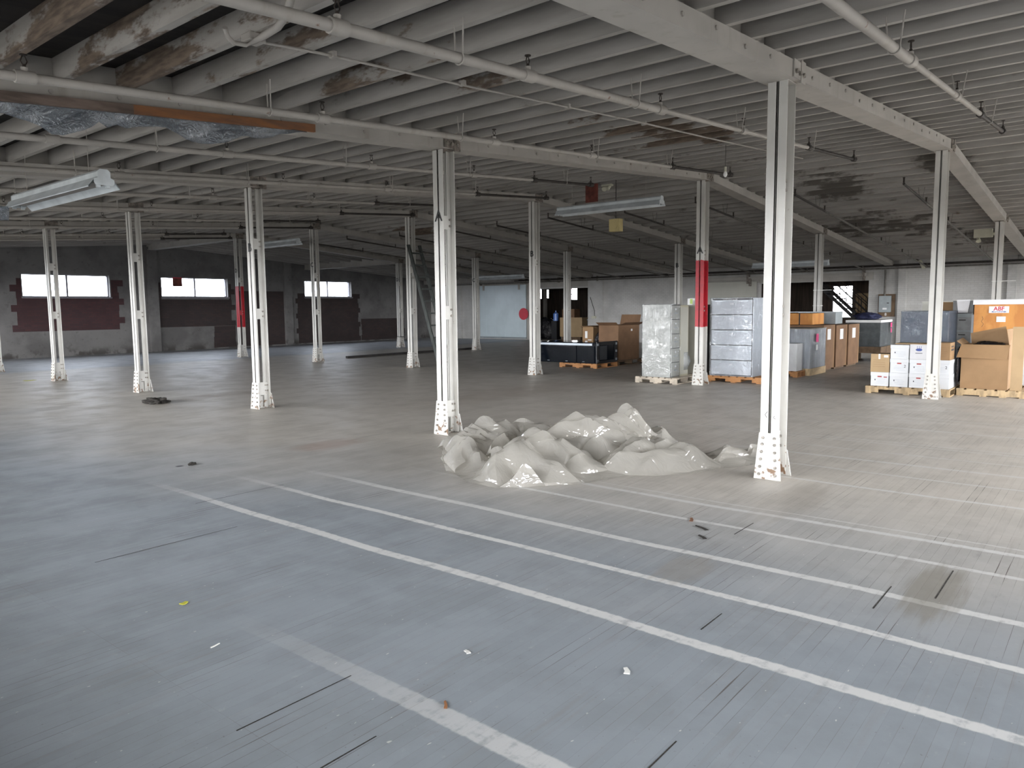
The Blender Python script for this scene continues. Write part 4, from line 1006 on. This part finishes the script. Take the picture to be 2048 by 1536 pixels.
for k in range(6): b.box(-.002, 0, .05, .2, .06 + k * .03, .064 + k * .03)
b.build('printed_lines', 'carton_dark', rt); part('dark_stripe', 'ink', rt, (.10, .32, -.003, 0, .16, .19), (.10, .32, -.003, 0, .22, .24))
part('lid_board', 'carton_light', thing('flat_board', 'thin brown board lying across the top file boxes', 'board', (bx + .02, 2.62, ZP + .765)), (0, .45, 0, .55, 0, .012))
# two brown flat packs etc. behind
rt = thing('wrapped_crate', 'dark grey load wrapped in shiny film, behind the file boxes and the column', 'wrapped load', (16.6, 2.66, 0))
part('base', 'dark_wood', rt, (0, .95, 0, .83, 0, .5)); part('body', plain('slate_sheet', (.06, .08, .11), .5, .1), rt, (0, .95, 0, .83, .5, 1.46))
wrapshell(rt, 0, .95, 0, .83, .45, 1.46, 'wrap_dark')
rt = open_carton(18.25, 2.74, 18.62, 3.04, 0, 1.64, 'tall brown carton with its mouth open behind the wrapped dark load', 'carton', ())
rt = thing('panel_board', 'cream board standing on end behind the wrapped dark load', 'board', (18.70, 3.05, 0)); part('board', 'cream_metal', rt, (0, .03, -.3, .47, 0, 1.66))
rt = thing('drawer_unit', 'grey drawer unit with a white sheet hanging over it, left of the orange crate', 'cabinet', (17.65, 2.40, 0))
part('body', 'grey_metal', rt, (.02, .5, 0, .36, 0, 1.40)); part('top_tray', 'black_plastic', rt, (0, .5, 0, .36, 1.40, 1.66))
for k in range(4): 
    dr = part('drawer', plain('grey_drawer', (.30, .31, .31), .5), rt, (0, .02, .02, .34, .16 + k * .3, .43 + k * .3)); part('handle', 'dark_steel', dr, (-.02, 0, .12, .24, .36 + k * .3, .38 + k * .3))
part('corner_post', 'white_metal', rt, (-.02, .03, -.03, .02, 0, 1.38))
b = MB(); b.prism([(-.03, .09, 1.42), (-.03, .26, 1.42), (-.05, .29, 1.68), (-.05, .05, 1.68)], (.012, 0, 0)); o = b.build('draped_sheet', 'cloth_white'); o.location = (17.65, 2.40, 0); tag(o, 'white paper sheet draped over the top of the grey drawer unit', 'paper')

# orange crate standing on white boxes
for k in range(3):
    for q in range(2):
        rt = thing('white_carton', 'large white carton under the orange crate, ' + ('left' if q else 'right') + ' side, ' + ('bottom', 'middle', 'top')[k] + ' layer', 'box', (17.32, .76 + q * .79, .0 + k * .265), 0, 'white cartons under the crate')
        part('body', 'white_card', rt, (0, .8, 0, .77, 0, .262), bevel=.005)
rt = thing('plywood_crate', 'orange plywood crate with a white lid and a red and blue sign', 'crate', (17.3, .535, .80))
part('body', 'plywood', rt, (0, 1.1, 0, 1.80, 0, .78), bevel=.005)
part('lid', 'cloth_white', rt, (-.02, 1.12, -.02, 1.82, .78, .875)); part('edge_batten', 'plywood', rt, (-.012, 0, .70, .76, 0, .78), (-.012, 0, 0, .06, 0, .78))
part('sign', 'label_paper', rt, (-.014, -.002, 1.22, 1.55, .615, .745)); part('paper', 'label_paper', rt, (-.010, 0, 1.27, 1.42, .44, .545))
text('sign_letters', 'ABF', .105, 'red_sign' if 'red_sign' in M else 'red_paint', rt, (-.015, 1.385, .695), FRONT, bold=.003)
text('sign_word', 'MULTI-SYSTEM', .036, 'blue_print', rt, (-.015, 1.385, .637), FRONT, bold=.001)
b = MB(); b.tube([(-.003, 1.66, .55), (-.003, 1.64, .50), (-.003, 1.67, .45), (-.003, 1.63, .40), (-.003, 1.66, .34)], .003, 4); b.build('pencil_scrawl', 'ink', rt)
lump('plastic_bag', 'dark crumpled bag slumped between the file boxes and the big open carton', 'bag', (15.3, 2.245, .50), (.26, .03, .34), 'black_bag', 5, .12)
lump('packing_film', 'black film bunched inside the mouth of the big open carton', 'bag', (15.50, 1.85, .83), (.28, .24, .10), 'black_bag', 6)

# big open carton
rt = thing('open_carton', 'large open cardboard box with raised flaps on the new wood pallet', 'cardboard box', (15.12, 1.50, .126)); t = .009; W, D, Hh = .72, .70, .76
part('body', 'carton', rt, (0, W, 0, t, 0, Hh), (0, W, D - t, D, 0, Hh), (0, t, t, D - t, 0, Hh), (W - t, W, t, D - t, 0, Hh), (t, W - t, t, D - t, 0, t))
b = MB(); b.prism([(0, -.01, Hh), (0, D + .01, Hh), (-.10, D + .06, Hh - .215), (-.10, .02, Hh - .235)], (t, 0, t)); b.build('flap', 'carton', rt)
b = MB(); b.prism([(W, .08, Hh), (W, D - .05, Hh), (W + .05, D - .02, Hh + .17), (W + .02, .14, Hh + .30)], (-t, 0, t)); b.build('flap', 'carton', rt)
b = MB(); b.prism([(.0, 0, Hh), (W * .9, 0, Hh), (W * .9, -.03, Hh + .28), (W * .25, .06, Hh + .26)], (0, t, t)); b.build('flap', 'carton', rt)
b = MB(); b.prism([(0, D, Hh), (W, D, Hh), (W, D + .10, Hh + .09), (0, D + .08, Hh + .06)], (0, -t, t)); b.build('flap', 'carton', rt)
rt = thing('cardboard_strip', 'long flat cardboard strip standing upright at the right side of the big open carton', 'cardboard', (15.10, 1.33, .126))
part('strip', 'carton_light', rt, (.0, .012, -.04, .13, 0, 1.08))
for k in range(3):
    rt = thing('white_carton', 'white carton right of the big open carton, at the right edge, ' + ('bottom', 'middle', 'topmost')[k] + ' one', 'box', (16.28, .75, .0 + k * .30), 0, 'white cartons at the right edge')
    part('body', 'white_card', rt, (0, .5, 0, .76, 0, .297), bevel=.005)

# ------------------------------------------------------------------ ladder, bar, debris
rt = thing('wooden_ladder', 'dark weathered wooden ladder leaning against the column left of centre', 'ladder', (14.08, 14.02, 0))
ly, lz = 1.13, 3.35
for xx in (-.01, .40):
    b = MB(); b.hexa([(xx, -.05, 0), (xx + .045, -.05, 0), (xx + .045, .05, 0), (xx, .05, 0), (xx, ly - .05, lz), (xx + .045, ly - .05, lz), (xx + .045, ly + .05, lz), (xx, ly + .05, lz)]); b.build('rail', 'ladder', rt)
for k in range(10):
    u = (k + .6) / 10.3; b = MB(); y, z = ly * u, lz * u; b.box(.035, .40, y - .06, y + .045, z - .02, z + .02); b.build('rung', 'ladder', rt)
b = MB(); b.box(15.8, 22.3, 20.05, 20.17, 0, .07); o = b.build('steel_bar', 'dark_steel'); tag(o, 'long dark bar lying flat on the floor beyond the ladder', 'bar')
lump('debris_clump', 'small dark clump of debris on the floor in front of the second left column', 'debris', (6.15, 13.2, .03), (.11, .18, .05), 'debris', 2, .9)
lump('debris_clump', 'tiny black lump lying on the open floor left of centre', 'debris', (3.83, 7.5, .012), (.035, .03, .015), 'debris', 4, .4)
def scrap(x, y, a, l, w, m, label, nm='paper_scrap', cat='scrap'):
    b = MB(); c, s = math.cos(a), math.sin(a)
    pts = [(-l, -w), (-l * .2, -w * 1.3), (l, -w * .4), (l * .8, w), (-.1 * l, w * .6), (-l * .9, w * 1.2)]
    b.prism([(x + c * p - s * q, y + s * p + c * q, .0015) for p, q in pts], (0, 0, .004)); o = b.build(nm, m); tag(o, label, cat)
scrap(1.92, 3.93, .3, .022, .014, 'yellow_scrap', 'small yellow scrap on the floor by the widest white line')
scrap(6.47, 20.3, 0, .13, .10, 'yellow_scrap', 'yellow scrap far left on the floor, before the first window')
scrap(2.75, 1.62, .6, .03, .012, 'white_scrap', 'white curled scrap between the two nearest white lines, right side')
scrap(2.45, 2.30, 1.2, .02, .01, 'white_scrap', 'white fleck on the floor in the lower middle')
scrap(4.95, 2.3, 1.1, .07, .012, 'debris', 'dark splinter on the floor below the plastic sheet', 'splinter', 'splinter')
scrap(4.75, 2.2, .9, .05, .012, 'debris', 'dark splinter beside the third white line', 'splinter', 'splinter')
scrap(5.1, 2.45, .4, .05, .012, 'plank_brown', 'orange brown splinter below the plastic sheet', 'splinter', 'splinter')
scrap(2.05, 2.05, .8, .03, .006, 'plank_brown', 'thin wood chip lying on the widest white line', 'splinter', 'splinter')
scrap(1.75, 3.3, .2, .028, .004, 'white_scrap', 'short white sliver left of the widest white line')
for k, (xa, ya, ln) in enumerate([(1.42, 2.55, .55), (1.45, 2.1, .28), (4.95, 2.05, .35), (3.05, 5.95, .85), (1.9, 5.05, 1.0), (3.35, 1.55, .25), (4.15, .95, .4), (4.5, .72, .55), (1.6, 1.2, .8)]):
    b = MB(); b.hexa([(xa, ya - .001, .0005), (xa + ln, ya - .001, .0005), (xa + ln, ya + .001, .0005), (xa, ya + .001, .0005), (xa, ya - .004, .001), (xa + ln, ya - .003, .001), (xa + ln, ya + .003, .001), (xa, ya + .004, .001)])
    b.build('floor_crack', 'debris', fl)

# ------------------------------------------------------------------ things in the rooms beyond the end wall
rt = thing('staircase', 'dark staircase with railings climbing in front of the bright window beyond the end wall', 'stairs', (33.0, 8.0, 0))
b = MB()
for s in (0, .9): b.hexa([(s, -.5, 0), (s + .05, -.5, 0), (s + .05, -.3, 0), (s, -.3, 0), (s, 2.4, 2.75), (s + .05, 2.4, 2.75), (s + .05, 2.6, 2.75), (s, 2.6, 2.75)])
b.build('stringer', 'dark_steel', rt)
for k in range(13): part('tread', 'dark_steel', rt, (.0, .95, -.45 + k * .225, -.2 + k * .225, .18 + k * .208, .22 + k * .208))
for s in (-.02, .92):
    for hh in (.35, .62, .95):
        b = MB(); b.cyl((s, -.45, hh + .1), (s, 2.2, hh + .1 + 2.45), .018, 6); b.build('handrail', 'dark_steel', rt)
    for k in range(4): b = MB(); y = -.4 + k * .85; b.cyl((s, y, y * .92 + .4), (s, y, y * .92 + 1.45), .018, 6); b.build('post', 'dark_steel', rt)
rt = thing('timber_frame', 'bare timber stud frame beyond the staircase', 'frame', (34.6, 8.4, 0))
for k in range(5): part('stud', 'pallet', rt, (0, .09, -.6 + k * .3, -.55 + k * .3, 0, 2.0))
part('top_plate', 'pallet', rt, (0, .09, -.65, .72, 2.0, 2.06)); part('sheathing', 'carton_light', rt, (.09, .11, -1.5, .72, 0, 2.1))
lump('plastic_bag', 'heap of black bags inside the doorway beyond the end wall', 'bag', (31.7, 23.6, .46), (.4, .5, .6), 'black_bag', 9)
rt = thing('water_bottle', 'blue water cooler bottle inside the doorway beyond the end wall', 'bottle', (31.2, 22.65, .95))
b = MB(); b.cyl((0, 0, 0), (0, 0, .36), .135, 16); b.cyl((0, 0, .36), (0, 0, .44), .135, 16, .03); b.cyl((0, 0, .44), (0, 0, .52), .03, 10); b.build('bottle_body', 'water', rt)
rt = thing('bottle_stand', 'dark stand holding the blue water bottle in the doorway', 'stand', (31.2, 22.65, 0)); part('body', 'black_plastic', rt, (-.17, .17, -.17, .17, 0, .95))
rt = thing('panel_board', 'pale brown board box standing in the doorway beyond the end wall', 'box', (31.0, 20.9, 0)); part('body', 'carton_light', rt, (0, .8, 0, 1.35, .15, 1.12)); part('skid', 'dark_wood', rt, (0, .8, .1, 1.25, 0, .15))
rt = thing('carton', 'brown carton on top of the pale board box in the doorway', 'cardboard box', (31.2, 21.5, 1.12)); part('body', 'carton_dark', rt, (0, .5, 0, .75, 0, .42))
rt = thing('worktable', 'grey table at the right side of the doorway beyond the end wall', 'table', (31.2, 20.0, 0)); part('table_top', 'grey_metal', rt, (0, .7, -.4, .75, .98, 1.02)); 
for x, y in ((.03, -.37), (.63, -.37), (.03, .7), (.63, .7)): part('leg', 'dark_steel', rt, (x, x + .05, y, y + .05, 0, .98))
rt = thing('white_post', 'white post in front of the far window inside the doorway', 'post', (33.5, 25.05, 0)); part('shaft', 'beam', rt, (-.08, .08, -.08, .08, .0, 3.3))

# ------------------------------------------------------------------ light
w = bpy.data.worlds.new('overcast'); sc.world = w; w.use_nodes = True; nt = w.node_tree; nt.nodes.clear()
o = nt.nodes.new('ShaderNodeOutputWorld'); bg = nt.nodes.new('ShaderNodeBackground'); tc = nt.nodes.new('ShaderNodeTexCoord'); sp = nt.nodes.new('ShaderNodeSeparateXYZ'); mr = nt.nodes.new('ShaderNodeMapRange'); mx = nt.nodes.new('ShaderNodeMix'); mx.data_type = 'RGBA'
nt.links.new(tc.outputs['Generated'], sp.inputs[0]); nt.links.new(sp.outputs[2], mr.inputs[0]); mr.inputs[1].default_value = -.03; mr.inputs[2].default_value = .03
nt.links.new(mr.outputs[0], mx.inputs[0]); mx.inputs[6].default_value = (.10, .097, .09, 1); mx.inputs[7].default_value = (1.0, .99, .97, 1)
nt.links.new(mx.outputs[2], bg.inputs[0]); bg.inputs[1].default_value = 40.0; nt.links.new(bg.outputs[0], o.inputs[0])
def portal(loc, rot, sx, sy):
    l = bpy.data.lights.new('daylight_portal', 'AREA'); l.shape = 'RECTANGLE'; l.size = sx; l.size_y = sy; l.cycles.is_portal = True
    q = bpy.data.objects.new('daylight_portal', l); COL.objects.link(q); q.location = loc; q.rotation_euler = rot
for a0, a1, z0, z1 in BACK: portal((X0 - .32, (a0 + a1) / 2, (z0 + z1) / 2), (0, -PI / 2, 0), z1 - z0, a1 - a0)
for a0, a1, z0, z1 in RIGHT: portal(((a0 + a1) / 2, Y0 - .32, (z0 + z1) / 2), (PI / 2, 0, 0), a1 - a0, z1 - z0)
for a0, a1, z0, z1 in WINS + [(2.2, 5.2, 2.2, 3.03)]: portal(((a0 + a1) / 2, Y1 + .32, (z0 + z1) / 2), (-PI / 2, 0, 0), a1 - a0, z1 - z0)
for a0, a1, z0, z1 in [(9.75, 10.65, 1.0, 2.5), (25.0, 25.5, 2.05, 2.78)]: portal((36.85, (a0 + a1) / 2, (z0 + z1) / 2), (0, PI / 2, 0), z1 - z0, a1 - a0)

# ------------------------------------------------------------------ camera
f, pitch, yaw, roll = 1493.352, .1007545, .6872913, -.0105086
fw = Vector((math.cos(yaw) * math.cos(pitch), math.sin(yaw) * math.cos(pitch), -math.sin(pitch)))
r = Vector((math.sin(yaw), -math.cos(yaw), 0)); up = r.cross(fw)
Rr = math.cos(roll) * r + math.sin(roll) * up; Uu = -math.sin(roll) * r + math.cos(roll) * up
cam = bpy.data.cameras.new('camera'); co = bpy.data.objects.new('camera', cam); COL.objects.link(co)
m = Matrix((Rr, Uu, -fw)).transposed().to_4x4(); m.translation = Vector((0, 0, 1.6)); co.matrix_world = m
cam.sensor_width = 36; cam.lens = f / 2048 * 36; cam.clip_start = .05; cam.clip_end = 200
sc.camera = co

sc.view_settings.view_transform = 'Standard'; sc.view_settings.look = 'None'; sc.view_settings.gamma = 1; sc.view_settings.use_curve_mapping = False
sc.view_settings.exposure = 0.0
sc.cycles.use_denoising = True; sc.cycles.max_bounces = 8; sc.cycles.diffuse_bounces = 5; sc.cycles.glossy_bounces = 3; sc.cycles.transmission_bounces = 3; sc.cycles.transparent_max_bounces = 12
sc.cycles.use_adaptive_sampling = True; sc.cycles.adaptive_threshold = .07; sc.cycles.adaptive_min_samples = 16
sc.cycles.caustics_reflective = False; sc.cycles.caustics_refractive = False; sc.cycles.sample_clamp_indirect = 10
